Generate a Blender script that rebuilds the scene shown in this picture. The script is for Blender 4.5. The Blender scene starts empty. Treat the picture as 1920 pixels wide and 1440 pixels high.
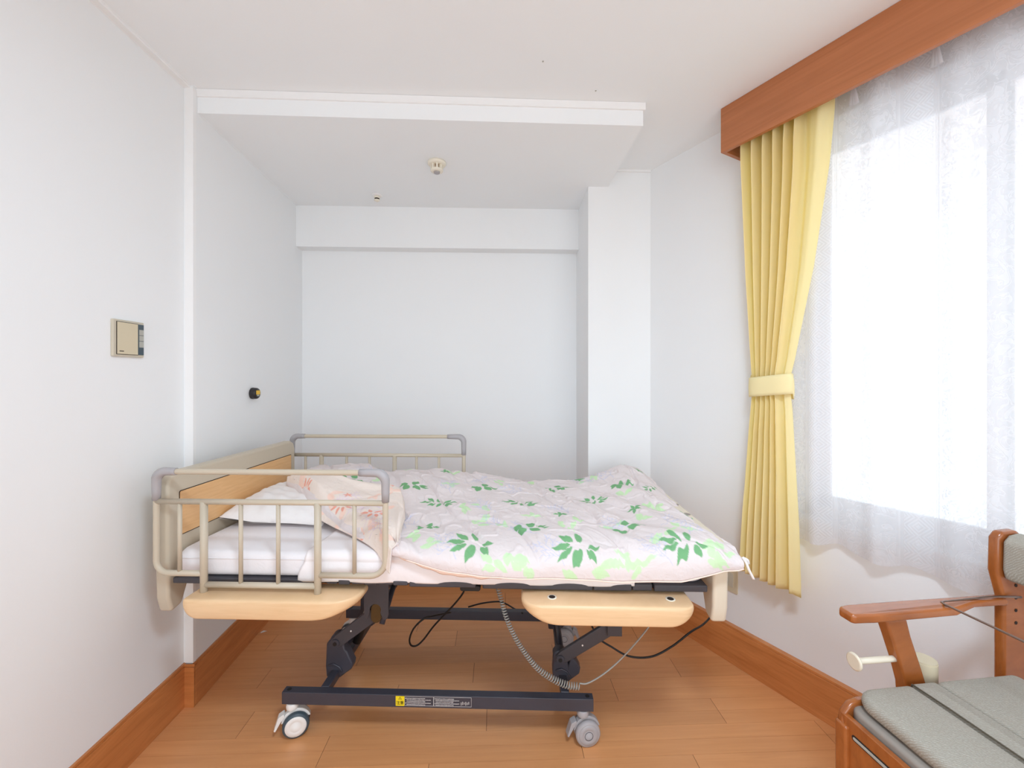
import bpy, bmesh, math, random
import numpy as np
from mathutils import Vector, Matrix, Euler
random.seed(7); rng = np.random.default_rng(5)
PI = math.pi
S = bpy.context.scene
COL = S.collection

# ---------------------------------------------------------------- camera, sky, light, exposure
SKY_SUN, SKY_HAZE = 3.0, 2.5
FILL_LAMP_W = 34.0
F, H, HY = 790.0, 1.44, 708.0            # focal length in px of a 1920 px frame, eye height, horizon row
cam_d = bpy.data.cameras.new('camera'); cam = bpy.data.objects.new('camera', cam_d); COL.objects.link(cam)
cam.location = (0, 0, H); cam.rotation_euler = (PI/2, 0, 0)
cam_d.sensor_fit = 'HORIZONTAL'; cam_d.sensor_width = 36; cam_d.lens = 36*F/1920
cam_d.shift_y = -(720-HY)/1920; cam_d.clip_start = 0.02
S.camera = cam
world = bpy.data.worlds.new('sky'); S.world = world; world.use_nodes = True
bg = world.node_tree.nodes['Background']
# hazy bright sky: sunny side behind the viewer (-Y), paler haze ahead
WT = world.node_tree; tcw = WT.nodes.new('ShaderNodeTexCoord'); spw = WT.nodes.new('ShaderNodeSeparateXYZ'); WT.links.new(tcw.outputs['Generated'], spw.inputs[0])
mrw = WT.nodes.new('ShaderNodeMapRange'); mrw.interpolation_type = 'SMOOTHSTEP'
for i_, v_ in ((1, -.45), (2, .75), (3, SKY_SUN), (4, SKY_HAZE)): mrw.inputs[i_].default_value = v_
WT.links.new(spw.outputs[1], mrw.inputs[0]); WT.links.new(mrw.outputs[0], bg.inputs[1])
mcw = WT.nodes.new('ShaderNodeMix'); mcw.data_type = 'RGBA'; mfw = WT.nodes.new('ShaderNodeMapRange')
for i_, v_ in ((1, -.45), (2, .75), (3, 0), (4, 1)): mfw.inputs[i_].default_value = v_
WT.links.new(spw.outputs[1], mfw.inputs[0]); WT.links.new(mfw.outputs[0], mcw.inputs[0])
mcw.inputs[6].default_value = (0.90, 0.945, 1.0, 1); mcw.inputs[7].default_value = (0.76, 0.87, 1.0, 1)
WT.links.new(mcw.outputs[2], bg.inputs[0])
S.view_settings.view_transform = 'Standard'; S.view_settings.look = 'None'
S.view_settings.gamma = 1; S.view_settings.use_curve_mapping = False
S.view_settings.exposure = 0.13
try: S.cycles.max_bounces = 14; S.cycles.diffuse_bounces = 8; S.cycles.transparent_max_bounces = 16
except Exception: pass

# right (window) wall frame: x = along the wall towards the viewer, y = outwards, origin at its far corner
WR_O = (0.865, 2.61); WR_A = -math.radians(60.8)
WRM = Matrix.Translation((WR_O[0], WR_O[1], 0)) @ Matrix.Rotation(WR_A, 4, 'Z')
W_S0, W_S1, W_Z0, W_Z1 = 0.82, 2.66, 0.82, 2.52       # window opening
R_X0, R_X1, R_Z0, R_Z1, R_D = -1.1, 2.6, 0.1, 2.45, -1.6  # unseen window added behind the viewer for fill light

def portal(name, mat, sx, sy, e=None):
    d = bpy.data.lights.new(name, 'AREA'); d.shape = 'RECTANGLE'; d.size = sx; d.size_y = sy
    d.cycles.is_portal = True
    o = bpy.data.objects.new(name, d); COL.objects.link(o); o.matrix_world = mat; return o
# portals only guide sky light through the window and the added rear opening
portal('window_portal', WRM @ Matrix.Translation(((W_S0+W_S1)/2, 0.17, (W_Z0+W_Z1)/2)) @ Matrix.Rotation(-PI/2, 4, 'X'), W_S1-W_S0, W_Z1-W_Z0)
portal('fill_window_portal', Matrix.Translation(((R_X0+R_X1)/2, R_D-0.16, (R_Z0+R_Z1)/2)) @ Matrix.Rotation(PI/2, 4, 'X'), R_X1-R_X0, R_Z1-R_Z0)

# ---------------------------------------------------------------- materials
def srgb(r, g, b):
    f = lambda c: (c/255/12.92) if c/255 <= 0.04045 else ((c/255+0.055)/1.055)**2.4
    return (f(r), f(g), f(b), 1)
class NT:
    def __init__(s, name):
        s.m = bpy.data.materials.new(name); s.m.use_nodes = True; s.t = s.m.node_tree
        s.b = s.t.nodes['Principled BSDF']; s.out = s.t.nodes['Material Output']
    def n(s, typ, **kw):
        nd = s.t.nodes.new(typ)
        for k, v in kw.items():
            if k.startswith('i_'): nd.inputs[k[2:].replace('_', ' ')].default_value = v
            else: setattr(nd, k, v)
        return nd
    def l(s, a, b): s.t.links.new(a, b)
    def math(s, op, a, b=None, c=None):
        nd = s.n('ShaderNodeMath', operation=op)
        for i, v in enumerate((a, b, c)):
            if v is None: continue
            if isinstance(v, (int, float)): nd.inputs[i].default_value = v
            else: s.l(v, nd.inputs[i])
        return nd.outputs[0]
    def mix(s, fac, a, b):
        nd = s.n('ShaderNodeMix', data_type='RGBA')
        for i, v in ((0, fac), (6, a), (7, b)):
            if isinstance(v, (int, float, tuple)): nd.inputs[i].default_value = v
            else: s.l(v, nd.inputs[i])
        return nd.outputs[2]
def plain(name, col, rough=0.5, metal=0.0, noise=0.0, nscale=40, bump=0.0, bscale=300, spec=0.5, sheen=0.0, coat=0.0):
    t = NT(name); b = t.b
    b.inputs['Roughness'].default_value = rough; b.inputs['Metallic'].default_value = metal
    b.inputs['Specular IOR Level'].default_value = spec
    b.inputs['Sheen Weight'].default_value = sheen; b.inputs['Coat Weight'].default_value = coat
    tc = t.n('ShaderNodeTexCoord')
    nz = t.n('ShaderNodeTexNoise', i_Scale=nscale, i_Detail=4.0); t.l(tc.outputs['Object'], nz.inputs['Vector'])
    d = tuple(max(0, c*(1-noise)) for c in col[:3])+(1,); e = tuple(min(1, c*(1+noise)) for c in col[:3])+(1,)
    t.l(t.mix(nz.outputs[0], d, e), b.inputs['Base Color'])
    if bump:
        n2 = t.n('ShaderNodeTexNoise', i_Scale=bscale, i_Detail=3.0); t.l(tc.outputs['Object'], n2.inputs['Vector'])
        bp = t.n('ShaderNodeBump', i_Strength=bump, i_Distance=0.002); t.l(n2.outputs[0], bp.inputs['Height'])
        t.l(bp.outputs[0], b.inputs['Normal'])
    return t.m
def wood(name, c1, c2, rough=0.35, scale=(2, 30, 30), coat=0.2, attr=False, ws=1.0):
    t = NT(name); b = t.b
    b.inputs['Roughness'].default_value = rough; b.inputs['Coat Weight'].default_value = coat; b.inputs['Coat Roughness'].default_value = 0.25
    tc = t.n('ShaderNodeTexCoord'); mp = t.n('ShaderNodeMapping'); mp.inputs['Scale'].default_value = scale
    t.l(tc.outputs['Object'], mp.inputs['Vector'])
    nz = t.n('ShaderNodeTexNoise', i_Scale=1.6*ws, i_Detail=6.0, i_Roughness=0.62, i_Distortion=0.6); t.l(mp.outputs[0], nz.inputs['Vector'])
    r = t.n('ShaderNodeValToRGB'); r.color_ramp.elements[0].position = 0.32; r.color_ramp.elements[1].position = 0.7
    r.color_ramp.elements[0].color = c1; r.color_ramp.elements[1].color = c2
    t.l(nz.outputs[0], r.inputs[0]); col = r.outputs[0]
    if attr:
        a = t.n('ShaderNodeAttribute', attribute_name='tone')
        hs = t.n('ShaderNodeHueSaturation'); t.l(col, hs.inputs['Color']); t.l(a.outputs['Fac'], hs.inputs['Value']); col = hs.outputs[0]
    t.l(col, b.inputs['Base Color'])
    return t.m
def fabric(name, col, transl=0.0, bump=0.3, scale=900, rough=0.9, tcol=None, attr=None):
    t = NT(name); b = t.b; b.inputs['Roughness'].default_value = rough; b.inputs['Specular IOR Level'].default_value = 0.15
    tc = t.n('ShaderNodeTexCoord')
    nz = t.n('ShaderNodeTexNoise', i_Scale=scale, i_Detail=2.0); t.l(tc.outputs['Object'], nz.inputs['Vector'])
    n2 = t.n('ShaderNodeTexNoise', i_Scale=28.0, i_Detail=5.0, i_Distortion=1.0); t.l(tc.outputs['Object'], n2.inputs['Vector'])
    h = t.math('ADD', t.math('MULTIPLY', nz.outputs[0], 0.15), n2.outputs[0])
    bp = t.n('ShaderNodeBump', i_Strength=bump, i_Distance=0.006); t.l(h, bp.inputs['Height']); t.l(bp.outputs[0], b.inputs['Normal'])
    if attr:
        a = t.n('ShaderNodeAttribute', attribute_name=attr); t.l(a.outputs['Color'], b.inputs['Base Color'])
    else: b.inputs['Base Color'].default_value = col
    if transl:
        tr = t.n('ShaderNodeBsdfTranslucent'); tr.inputs[0].default_value = tcol or col
        mx = t.n('ShaderNodeMixShader'); mx.inputs[0].default_value = transl
        t.l(b.outputs[0], mx.inputs[1]); t.l(tr.outputs[0], mx.inputs[2]); t.l(mx.outputs[0], t.out.inputs[0])
    return t.m
M = {}
M['wall'] = plain('wall_paint', (0.86, 0.875, 0.885, 1), 0.75, noise=0.012, nscale=3, bump=0.12, bscale=140, spec=0.2)
M['ceil'] = plain('ceiling_paint', (0.875, 0.90, 0.915, 1), 0.85, noise=0.012, nscale=3, bump=0.1, bscale=160, spec=0.15)
M['wtrim'] = plain('white_trim_paint', (0.88, 0.88, 0.88, 1), 0.5, noise=0.01, spec=0.3)
M['base'] = wood('baseboard_wood', srgb(184, 112, 58), srgb(212, 138, 80), 0.38, (2, 2, 22))
M['floor'] = wood('floor_boards', srgb(216, 151, 98), srgb(226, 161, 107), 0.33, (1.5, 26, 26), coat=0.15, attr=True)
M['gap'] = plain('board_gap', srgb(105, 62, 32), 0.8)
M['val'] = wood('valance_wood', srgb(170, 104, 62), srgb(188, 118, 74), 0.42, (1.2, 1.2, 26), coat=0.1)
M['beech'] = wood('beech_board', srgb(226, 190, 146), srgb(236, 202, 160), 0.38, (3, 3, 45), ws=1.4)
M['panel'] = wood('headboard_veneer', srgb(216, 168, 114), srgb(228, 182, 128), 0.4, (3, 3, 40), ws=1.5)
M['chair'] = wood('stained_chair_wood', srgb(146, 80, 34), srgb(172, 98, 44), 0.25, (4, 22, 8), coat=0.6)
M['beige'] = plain('beige_enamel', srgb(196, 184, 164), 0.38, noise=0.02)
M['cream'] = plain('cream_plastic', srgb(226, 216, 196), 0.4, noise=0.02)
M['grey'] = plain('grey_plastic', srgb(168, 164, 166), 0.45, noise=0.03)
M['dark'] = plain('charcoal_metal', srgb(62, 62, 72), 0.42, noise=0.06, spec=0.5)
M['darkp'] = plain('charcoal_plastic', srgb(70, 68, 74), 0.5, noise=0.05)
M['black'] = plain('black_rubber', srgb(22, 21, 22), 0.5)
M['hole'] = plain('dark_hole', srgb(40, 28, 20), 0.8)
M['bronze'] = plain('bronze_motor_cap', srgb(92, 76, 48), 0.35, metal=0.5, noise=0.1)
M['sheet'] = fabric('white_sheet', (0.86, 0.83, 0.85, 1), bump=0.25)
M['pad'] = fabric('white_pad', (0.88, 0.84, 0.85, 1), bump=0.2)
M['pillow'] = fabric('pillow_cotton', (0.87, 0.84, 0.83, 1), bump=0.4)
M['quilt'] = fabric('quilt_print', (1, 1, 1, 1), bump=0.8, attr='print')
M['lining'] = fabric('quilt_lining', srgb(248, 224, 210), bump=0.4)
M['tape'] = fabric('white_tape', (0.85, 0.83, 0.82, 1), bump=0.1)
M['yellow'] = fabric('yellow_curtain', srgb(255, 248, 214), transl=0.50, bump=0.08, tcol=srgb(254, 243, 176))
M['yband'] = fabric('yellow_band', srgb(252, 240, 190), transl=0.2, bump=0.08)
M['white'] = plain('white_plastic', srgb(236, 234, 230), 0.4)
M['ivory'] = plain('ivory_plastic', srgb(236, 230, 214), 0.45)
M['plate'] = plain('beige_plate', srgb(212, 200, 172), 0.45)
M['plate2'] = plain('beige_plate_rim', srgb(200, 192, 174), 0.5)
M['teal'] = plain('dark_label_strip', srgb(66, 82, 92), 0.4)
M['lab'] = plain('label_grey', srgb(176, 176, 168), 0.6)
M['coil'] = plain('grey_coil', srgb(150, 148, 142), 0.5)
M['ylab'] = plain('yellow_label', srgb(240, 216, 30), 0.5)
M['text'] = plain('pale_print', srgb(206, 202, 200), 0.6)
M['steel'] = plain('steel_rod', srgb(150, 132, 122), 0.28, metal=0.9)
M['alu'] = plain('window_aluminium', srgb(232, 233, 235), 0.4, metal=0.3)
M['pipe'] = fabric('dark_piping', srgb(96, 88, 76), bump=0.1)
M['hplast'] = plain('grey_seat_plastic', srgb(150, 142, 134), 0.5)
M['peach'] = plain('cream_seat_plastic', srgb(232, 208, 182), 0.4)

def glass():
    t = NT('window_glass')
    tr = t.n('ShaderNodeBsdfTransparent'); tr.inputs[0].default_value = (0.97, 0.985, 0.98, 1)
    gl = t.n('ShaderNodeBsdfGlossy'); gl.inputs['Roughness'].default_value = 0.02
    fr = t.n('ShaderNodeFresnel'); fr.inputs[0].default_value = 1.3
    mx = t.n('ShaderNodeMixShader'); t.l(fr.outputs[0], mx.inputs[0]); t.l(tr.outputs[0], mx.inputs[1]); t.l(gl.outputs[0], mx.inputs[2])
    t.l(mx.outputs[0], t.out.inputs[0]); return t.m
M['glass'] = glass()
def weave():                                     # beige-grey upholstery of the commode chair, small zigzag weave
    t = NT('woven_upholstery'); b = t.b; b.inputs['Roughness'].default_value = 0.85; b.inputs['Specular IOR Level'].default_value = 0.25
    tc = t.n('ShaderNodeTexCoord'); mp = t.n('ShaderNodeMapping'); mp.inputs['Scale'].default_value = (230, 230, 230); t.l(tc.outputs['Object'], mp.inputs[0])
    w1 = t.n('ShaderNodeTexWave', wave_type='BANDS', bands_direction='DIAGONAL', i_Scale=0.32, i_Distortion=3.5, i_Detail=1.0); t.l(mp.outputs[0], w1.inputs[0])
    vo = t.n('ShaderNodeTexVoronoi', i_Scale=1.1); t.l(mp.outputs[0], vo.inputs['Vector'])
    h = t.math('MULTIPLY', w1.outputs['Fac'], vo.outputs['Distance'])
    t.l(t.mix(h, srgb(158, 152, 140), srgb(190, 187, 178)), b.inputs['Base Color'])
    bp = t.n('ShaderNodeBump', i_Strength=0.5, i_Distance=0.0015); t.l(h, bp.inputs['Height']); t.l(bp.outputs[0], b.inputs['Normal'])
    return t.m
M['weave'] = weave()
def lace():
    t = NT('white_lace'); tc = t.n('ShaderNodeTexCoord'); sp = t.n('ShaderNodeSeparateXYZ'); t.l(tc.outputs['UV'], sp.inputs[0])
    u, v = sp.outputs[0], sp.outputs[1]; P = 0.34
    um = t.math('WRAP', u, P, 0.0)
    # diamond band 0..0.10 : nested lozenges
    def tri(x, p): return t.math('ABSOLUTE', t.math('SUBTRACT', t.math('WRAP', x, p, 0.0), p/2))
    inband = t.math('LESS_THAN', um, 0.085)
    dsum = t.math('ADD', t.math('ABSOLUTE', t.math('SUBTRACT', um, 0.0425)), tri(v, 0.064))
    rings = t.math('GREATER_THAN', t.math('SINE', t.math('MULTIPLY', dsum, 2*PI/0.0135)), 0.05)
    dia = t.math('MULTIPLY', rings, inband)
    # stripes either side of the band
    st = t.math('LESS_THAN', t.math('ABSOLUTE', t.math('SUBTRACT', um, 0.100)), 0.0035)
    st2 = t.math('LESS_THAN', t.math('ABSOLUTE', t.math('SUBTRACT', um, 0.325)), 0.0035)
    st3 = t.math('LESS_THAN', t.math('ABSOLUTE', t.math('SUBTRACT', um, 0.093)), 0.0016)
    # scrolls
    mp = t.n('ShaderNodeMapping'); mp.inputs['Scale'].default_value = (21, 18, 1); t.l(tc.outputs['UV'], mp.inputs[0])
    nz = t.n('ShaderNodeTexNoise', i_Scale=1.0, i_Detail=1.5, i_Distortion=1.6); t.l(mp.outputs[0], nz.inputs['Vector'])
    s1 = t.math('LESS_THAN', t.math('ABSOLUTE', t.math('SUBTRACT', nz.outputs[0], 0.5)), 0.028)
    s2 = t.math('GREATER_THAN', nz.outputs[0], 0.60)
    scr = t.math('MULTIPLY', t.math('MAXIMUM', s1, s2), t.math('MULTIPLY', t.math('GREATER_THAN', um, 0.11), t.math('LESS_THAN', um, 0.315)))
    pat = t.math('MAXIMUM', t.math('MAXIMUM', dia, scr), t.math('MAXIMUM', st, t.math('MAXIMUM', st2, st3)))
    hem = t.math('LESS_THAN', v, 0.035)
    pat = t.math('MAXIMUM', pat, t.math('MULTIPLY', hem, 0.6))
    al = t.math('ADD', 0.72, t.math('MULTIPLY', pat, 0.16))
    df = t.n('ShaderNodeBsdfDiffuse'); df.inputs[0].default_value = (0.90, 0.89, 0.91, 1)
    tl = t.n('ShaderNodeBsdfTranslucent'); tl.inputs[0].default_value = (0.74, 0.74, 0.76, 1)
    m1 = t.n('ShaderNodeMixShader'); m1.inputs[0].default_value = 0.5; t.l(df.outputs[0], m1.inputs[1]); t.l(tl.outputs[0], m1.inputs[2])
    tr = t.n('ShaderNodeBsdfTransparent')
    m2 = t.n('ShaderNodeMixShader'); t.l(al, m2.inputs[0]); t.l(tr.outputs[0], m2.inputs[1]); t.l(m1.outputs[0], m2.inputs[2])
    t.l(m2.outputs[0], t.out.inputs[0]); return t.m
M['lace'] = lace()

# ---------------------------------------------------------------- mesh helpers
class MB:
    def __init__(s): s.v = []; s.f = []; s.mi = []; s.sm = []
    def add(s, vs, fs, mi=0, smooth=False):
        o = len(s.v); s.v += [tuple(p) for p in vs]
        for f in fs: s.f.append(tuple(i+o for i in f)); s.mi.append(mi); s.sm.append(smooth)
        return s
    def box(s, x0, x1, y0, y1, z0, z1, mi=0, mat=None):
        vs = [Vector((x, y, z)) for z in (z0, z1) for y in (y0, y1) for x in (x0, x1)]
        if mat: vs = [mat @ p for p in vs]
        return s.add(vs, [(0, 2, 3, 1), (4, 5, 7, 6), (0, 1, 5, 4), (2, 6, 7, 3), (0, 4, 6, 2), (1, 3, 7, 5)], mi)
    def tube(s, pts, r, n=12, mi=0, caps=True, closed=False, sx=1.0):
        pts = [Vector(p) for p in pts]; N = len(pts); rs = r if isinstance(r, (list, tuple)) else [r]*N
        rings = []; up = None
        for i, p in enumerate(pts):
            a = pts[i-1] if (i or closed) else p; b = pts[(i+1) % N] if (i < N-1 or closed) else p
            t = (b-a).normalized()
            if up is None: up = Vector((0, 0, 1)) if abs(t.z) < .9 else Vector((1, 0, 0))
            sd = t.cross(up).normalized(); up = sd.cross(t).normalized()
            rings.append([p+(sd*math.cos(2*PI*k/n)*sx+up*math.sin(2*PI*k/n))*rs[i] for k in range(n)])
        vs = [q for rg in rings for q in rg]; fs = []
        for i in range(N if closed else N-1):
            j = (i+1) % N
            for k in range(n): fs.append((i*n+k, j*n+k, j*n+(k+1) % n, i*n+(k+1) % n))
        s.add(vs, fs, mi, True)
        if caps and not closed:
            o = len(s.v)-len(vs)
            s.f.append(tuple(o+k for k in range(n))); s.mi.append(mi); s.sm.append(False)
            s.f.append(tuple(o+(N-1)*n+k for k in reversed(range(n)))); s.mi.append(mi); s.sm.append(False)
        return s
    def cyl(s, a, b, r, n=24, mi=0, r2=None): return s.tube([a, b], [r, r if r2 is None else r2], n, mi)
    def prism(s, poly, fn, h0, h1, mi=0, smooth=False):      # fn(px,py,h) -> point
        n = len(poly); vs = [fn(p[0], p[1], h0) for p in poly]+[fn(p[0], p[1], h1) for p in poly]
        s.add(vs, [tuple(range(n)), tuple(reversed(range(n, 2*n)))], mi)
        o = len(s.v)-2*n
        for k in range(n): s.f.append((o+k, o+n+k, o+n+(k+1) % n, o+(k+1) % n)); s.mi.append(mi); s.sm.append(smooth)
        return s
    def lathe(s, prof, o, ax='Z', n=32, mi=0):
        vs = []; fs = []; o = Vector(o)
        for r, h in prof:
            for k in range(n):
                c, d = r*math.cos(2*PI*k/n), r*math.sin(2*PI*k/n)
                vs.append(o+Vector({'Z': (c, d, h), 'Y': (c, h, d), 'X': (h, c, d)}[ax]))
        for i in range(len(prof)-1):
            for k in range(n): fs.append((i*n+k, i*n+(k+1) % n, (i+1)*n+(k+1) % n, (i+1)*n+k))
        s.add(vs, fs, mi, True); o2 = len(s.v)-len(vs)
        s.f.append(tuple(o2+k for k in range(n))); s.mi.append(mi); s.sm.append(False)
        s.f.append(tuple(o2+(len(prof)-1)*n+k for k in range(n))); s.mi.append(mi); s.sm.append(False)
        return s
    def build(s, name, mats, parent=None, bevel=0, seg=3, sub=0, smooth=None, normals=True):
        me = bpy.data.meshes.new(name); me.from_pydata([tuple(p) for p in s.v], [], s.f)
        for m in (mats if isinstance(mats, (list, tuple)) else [mats]): me.materials.append(m)
        me.polygons.foreach_set('material_index', s.mi)
        me.polygons.foreach_set('use_smooth', s.sm if smooth is None else [smooth]*len(s.f))
        if normals:
            bm = bmesh.new(); bm.from_mesh(me); bmesh.ops.recalc_face_normals(bm, faces=bm.faces); bm.to_mesh(me); bm.free()
        me.update()
        o = bpy.data.objects.new(name, me); COL.objects.link(o); o.parent = parent
        if bevel:
            b = o.modifiers.new('bevel', 'BEVEL'); b.width = bevel; b.segments = seg; b.limit_method = 'ANGLE'; b.angle_limit = math.radians(40)
            for p in me.polygons: p.use_smooth = True
            w = o.modifiers.new('wn', 'WEIGHTED_NORMAL'); w.keep_sharp = False
        if sub:
            b = o.modifiers.new('sub', 'SUBSURF'); b.levels = sub; b.render_levels = sub
        return o
def tag(o, label=None, cat=None, group=None, kind=None):
    if label: o['label'] = label
    if cat: o['category'] = cat
    if group: o['group'] = group
    if kind: o['kind'] = kind
    return o
def empty(name, loc, rz=0, label=None, cat=None, group=None):
    o = bpy.data.objects.new(name, None); COL.objects.link(o); o.location = loc; o.rotation_euler = (0, 0, rz); o.empty_display_size = 0.05
    return tag(o, label, cat, group)
def struct(o, label=None):
    o['kind'] = 'structure'
    if label: o['label'] = label
    return o
def arc(cx, cy, r, a0, a1, n=6): return [(cx+r*math.cos(math.radians(a0+(a1-a0)*i/n)), cy+r*math.sin(math.radians(a0+(a1-a0)*i/n))) for i in range(n+1)]
def rrect(x0, x1, y0, y1, r, n=6):
    rr = r if isinstance(r, (list, tuple)) else [r]*4         # bl, br, tr, tl
    return arc(x0+rr[0], y0+rr[0], rr[0], 180, 270, n)+arc(x1-rr[1], y0+rr[1], rr[1], 270, 360, n)+arc(x1-rr[2], y1-rr[2], rr[2], 0, 90, n)+arc(x0+rr[3], y1-rr[3], rr[3], 90, 180, n)
def spline(pts, n=8):
    P = [Vector(p) for p in pts]; P = [2*P[0]-P[1]]+P+[2*P[-1]-P[-2]]; out = []
    for i in range(1, len(P)-2):
        for k in range(n):
            t = k/n; a, b, c, d = P[i-1:i+3]
            out.append(0.5*((2*b)+(c-a)*t+(2*a-5*b+4*c-d)*t*t+(3*b-a-3*c+d)*t**3))
    out.append(P[-2]); return out

# ---------------------------------------------------------------- the room
CZ, SZ = 2.725, 2.62
WL = lambda d: -1.443-.038*(d-1.853)          # near left wall
WA = lambda d: -1.401-.076*(d-1.853)          # alcove left wall
EL = 1.853; BEAM = lambda x: 2.887+.0376*(x+1.476)
def quadwall(name, x0, d0, x1, d1, z0, z1, nx, ny, mat, th=0.12):   # vertical slab, thickened along (nx,ny)
    m = MB(); f = lambda p, q, h: Vector((p+nx*h, q+ny*h, 0))
    vs = []
    for z in (z0, z1): vs += [(x0, d0, z), (x1, d1, z), (x1+nx*th, d1+ny*th, z), (x0+nx*th, d0+ny*th, z)]
    m.add(vs, [(0, 1, 2, 3), (4, 7, 6, 5), (0, 4, 5, 1), (1, 5, 6, 2), (2, 6, 7, 3), (3, 7, 4, 0)])
    return m.build(name, mat)
BACK = R_D
# left wall: near plane, small return, alcove plane in one mesh (the wall that steps in)
m = MB()
def vbox(m, pts, z0, z1, mi=0):
    n = len(pts); m.add([(p[0], p[1], z0) for p in pts]+[(p[0], p[1], z1) for p in pts],
        [tuple(reversed(range(n))), tuple(range(n, 2*n))]+[(k, (k+1) % n, n+(k+1) % n, n+k) for k in range(n)], mi)
vbox(m, [(WL(BACK), BACK), (WL(EL), EL), (WA(EL), EL), (WA(3.2), 3.2), (-1.9, 3.2), (-1.9, BACK)], 0, CZ+.05)
struct(m.build('wall_left', M['wall']), 'white painted wall that steps in at the bed alcove')
# back wall of the alcove with the beam under the soffit
m = MB(); bw = lambda x: BEAM(x)+.10
vbox(m, [(-1.7, bw(-1.7)), (0.7, bw(0.7)), (0.7, 3.35), (-1.7, 3.35)], 0, CZ+.05)
struct(m.build('wall_back', M['wall']), 'white back wall of the alcove')
m = MB(); vbox(m, [(-1.49, BEAM(-1.49)), (0.48, BEAM(0.48)), (0.48, 3.1), (-1.49, 3.1)], 2.339, SZ+.02)
struct(m.build('trim_1', M['wall']), 'shallow white beam across the top of the alcove back wall')
# column between alcove and window wall
m = MB(); vbox(m, [(0.471, 2.604), (WR_O[0]+.006, 2.619), (1.2, 2.75), (1.2, 3.3), (0.468, 3.3)], 0, CZ+.05)
struct(m.build('wall_column', M['wall']), 'white column face between the alcove and the window wall')
# ceiling, soffit and its trims
m = MB(); m.box(-1.9, 3.6, BACK-.2, 3.4, CZ, CZ+.1); struct(m.build('ceiling', M['ceil']), 'white ceiling')
m = MB(); SF = lambda x: 1.947+.0475*x
sx1 = 0.603
vbox(m, [(-1.44, SF(-1.44)), (sx1+.012, SF(sx1)), (sx1-.01, 2.64), (sx1-.01, 3.2), (-1.6, 3.2)], SZ, CZ+.01)
struct(m.build('trim_2', M['ceil']), 'lowered soffit over the bed alcove')
m = MB(); vbox(m, [(-1.44, SF(-1.44)-.009), (sx1+.021, SF(sx1)-.009), (sx1+.021, SF(sx1)+.3), (-1.44, SF(-1.44)+.01)], CZ-.034, CZ-.001)
struct(m.build('trim_3', M['wtrim']), 'thin white moulding along the top of the soffit')
m = MB(); vbox(m, [(WL(BACK), BACK), (WL(BACK)+.028, BACK), (WL(EL)+.028, EL), (WL(EL), EL)], CZ-.012, CZ+.001)
struct(m.build('trim_4', M['wtrim']), 'flat white moulding where left wall meets ceiling')
m = MB(); vbox(m, [(WA(EL)-.034, EL-.003), (WA(EL)+.001, EL-.003), (WA(EL)+.001, EL+.014), (WA(EL)-.034, EL+.01)], 0.187, CZ-.012)
struct(m.build('trim_5', M['wtrim']), 'narrow white corner strip beside the alcove')
m = MB(); m.add([], [])
vbox(m, [(0.60, 2.596), (0.86, 2.606), (0.86, 2.62), (0.60, 2.612)], CZ-.012, CZ+.001)
def wrv(m, s0, s1, y0, y1, z0, z1, mi=0): m.box(s0, s1, y0, y1, z0, z1, mi, WRM)
struct(m.build('trim_6', M['wtrim']), 'thin white moulding at the ceiling over the column')
# right wall with window opening
m = MB(); L = 4.95
for s0, s1, z0, z1 in ((-.1, W_S0, 0, CZ+.05), (W_S1, L, 0, CZ+.05), (W_S0, W_S1, 0, W_Z0), (W_S0, W_S1, W_Z1, CZ+.05)):
    wrv(m, s0, s1, 0, .16, z0, z1)
struct(m.build('wall_right', M['wall']), 'white window wall')
# rear wall, with an opening added to let in more sky light
m = MB()
for x0, x1, z0, z1 in ((-1.9, R_X0, 0, CZ+.05), (R_X1, 3.5, 0, CZ+.05), (R_X0, R_X1, 0, R_Z0), (R_X0, R_X1, R_Z1, CZ+.05)):
    m.box(x0, x1, R_D-.15, R_D, z0, z1)
struct(m.build('wall_rear', M['wall']))
def window(name, mat, w, h, mull, label):          # frame + glass, local x along, y outwards, z up from the sill
    root = MB(); fr = .05
    for a in ((0, w, 0, fr), (0, w, h-fr, h), (0, fr, 0, h), (w-fr, w, 0, h)): root.box(a[0], a[1], .09, .15, a[2], a[3])
    fo = root.build(name, M['alu'], bevel=.003); fo.matrix_world = mat; struct(fo, label)
    e = 0.045
    for k, (x0, x1, y) in enumerate(((fr, mull+.03, .125), (mull-.03, w-fr, .105))):
        q = MB()
        for a in ((x0, x1, fr, fr+e), (x0, x1, h-fr-e, h-fr), (x0, x0+e, fr, h-fr), (x1-e, x1, fr, h-fr)): q.box(a[0], a[1], y-.012, y+.012, a[2], a[3])
        sh = q.build('sash', M['alu'], fo, bevel=.002)
        g = MB(); g.box(x0+e, x1-e, y-.002, y+.002, fr+e, h-fr-e); g.build('pane', M['glass'], sh)
    return fo
window('window_1', WRM @ Matrix.Translation((W_S0, 0, W_Z0)), W_S1-W_S0, W_Z1-W_Z0, 0.60, 'sliding window behind the lace curtain')
window('fill_window', Matrix.Translation((R_X1, R_D, R_Z0)) @ Matrix.Rotation(PI, 4, 'Z'), R_X1-R_X0, R_Z1-R_Z0, 1.6, None)  # added glazing, never in view, fills the room from behind
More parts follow.
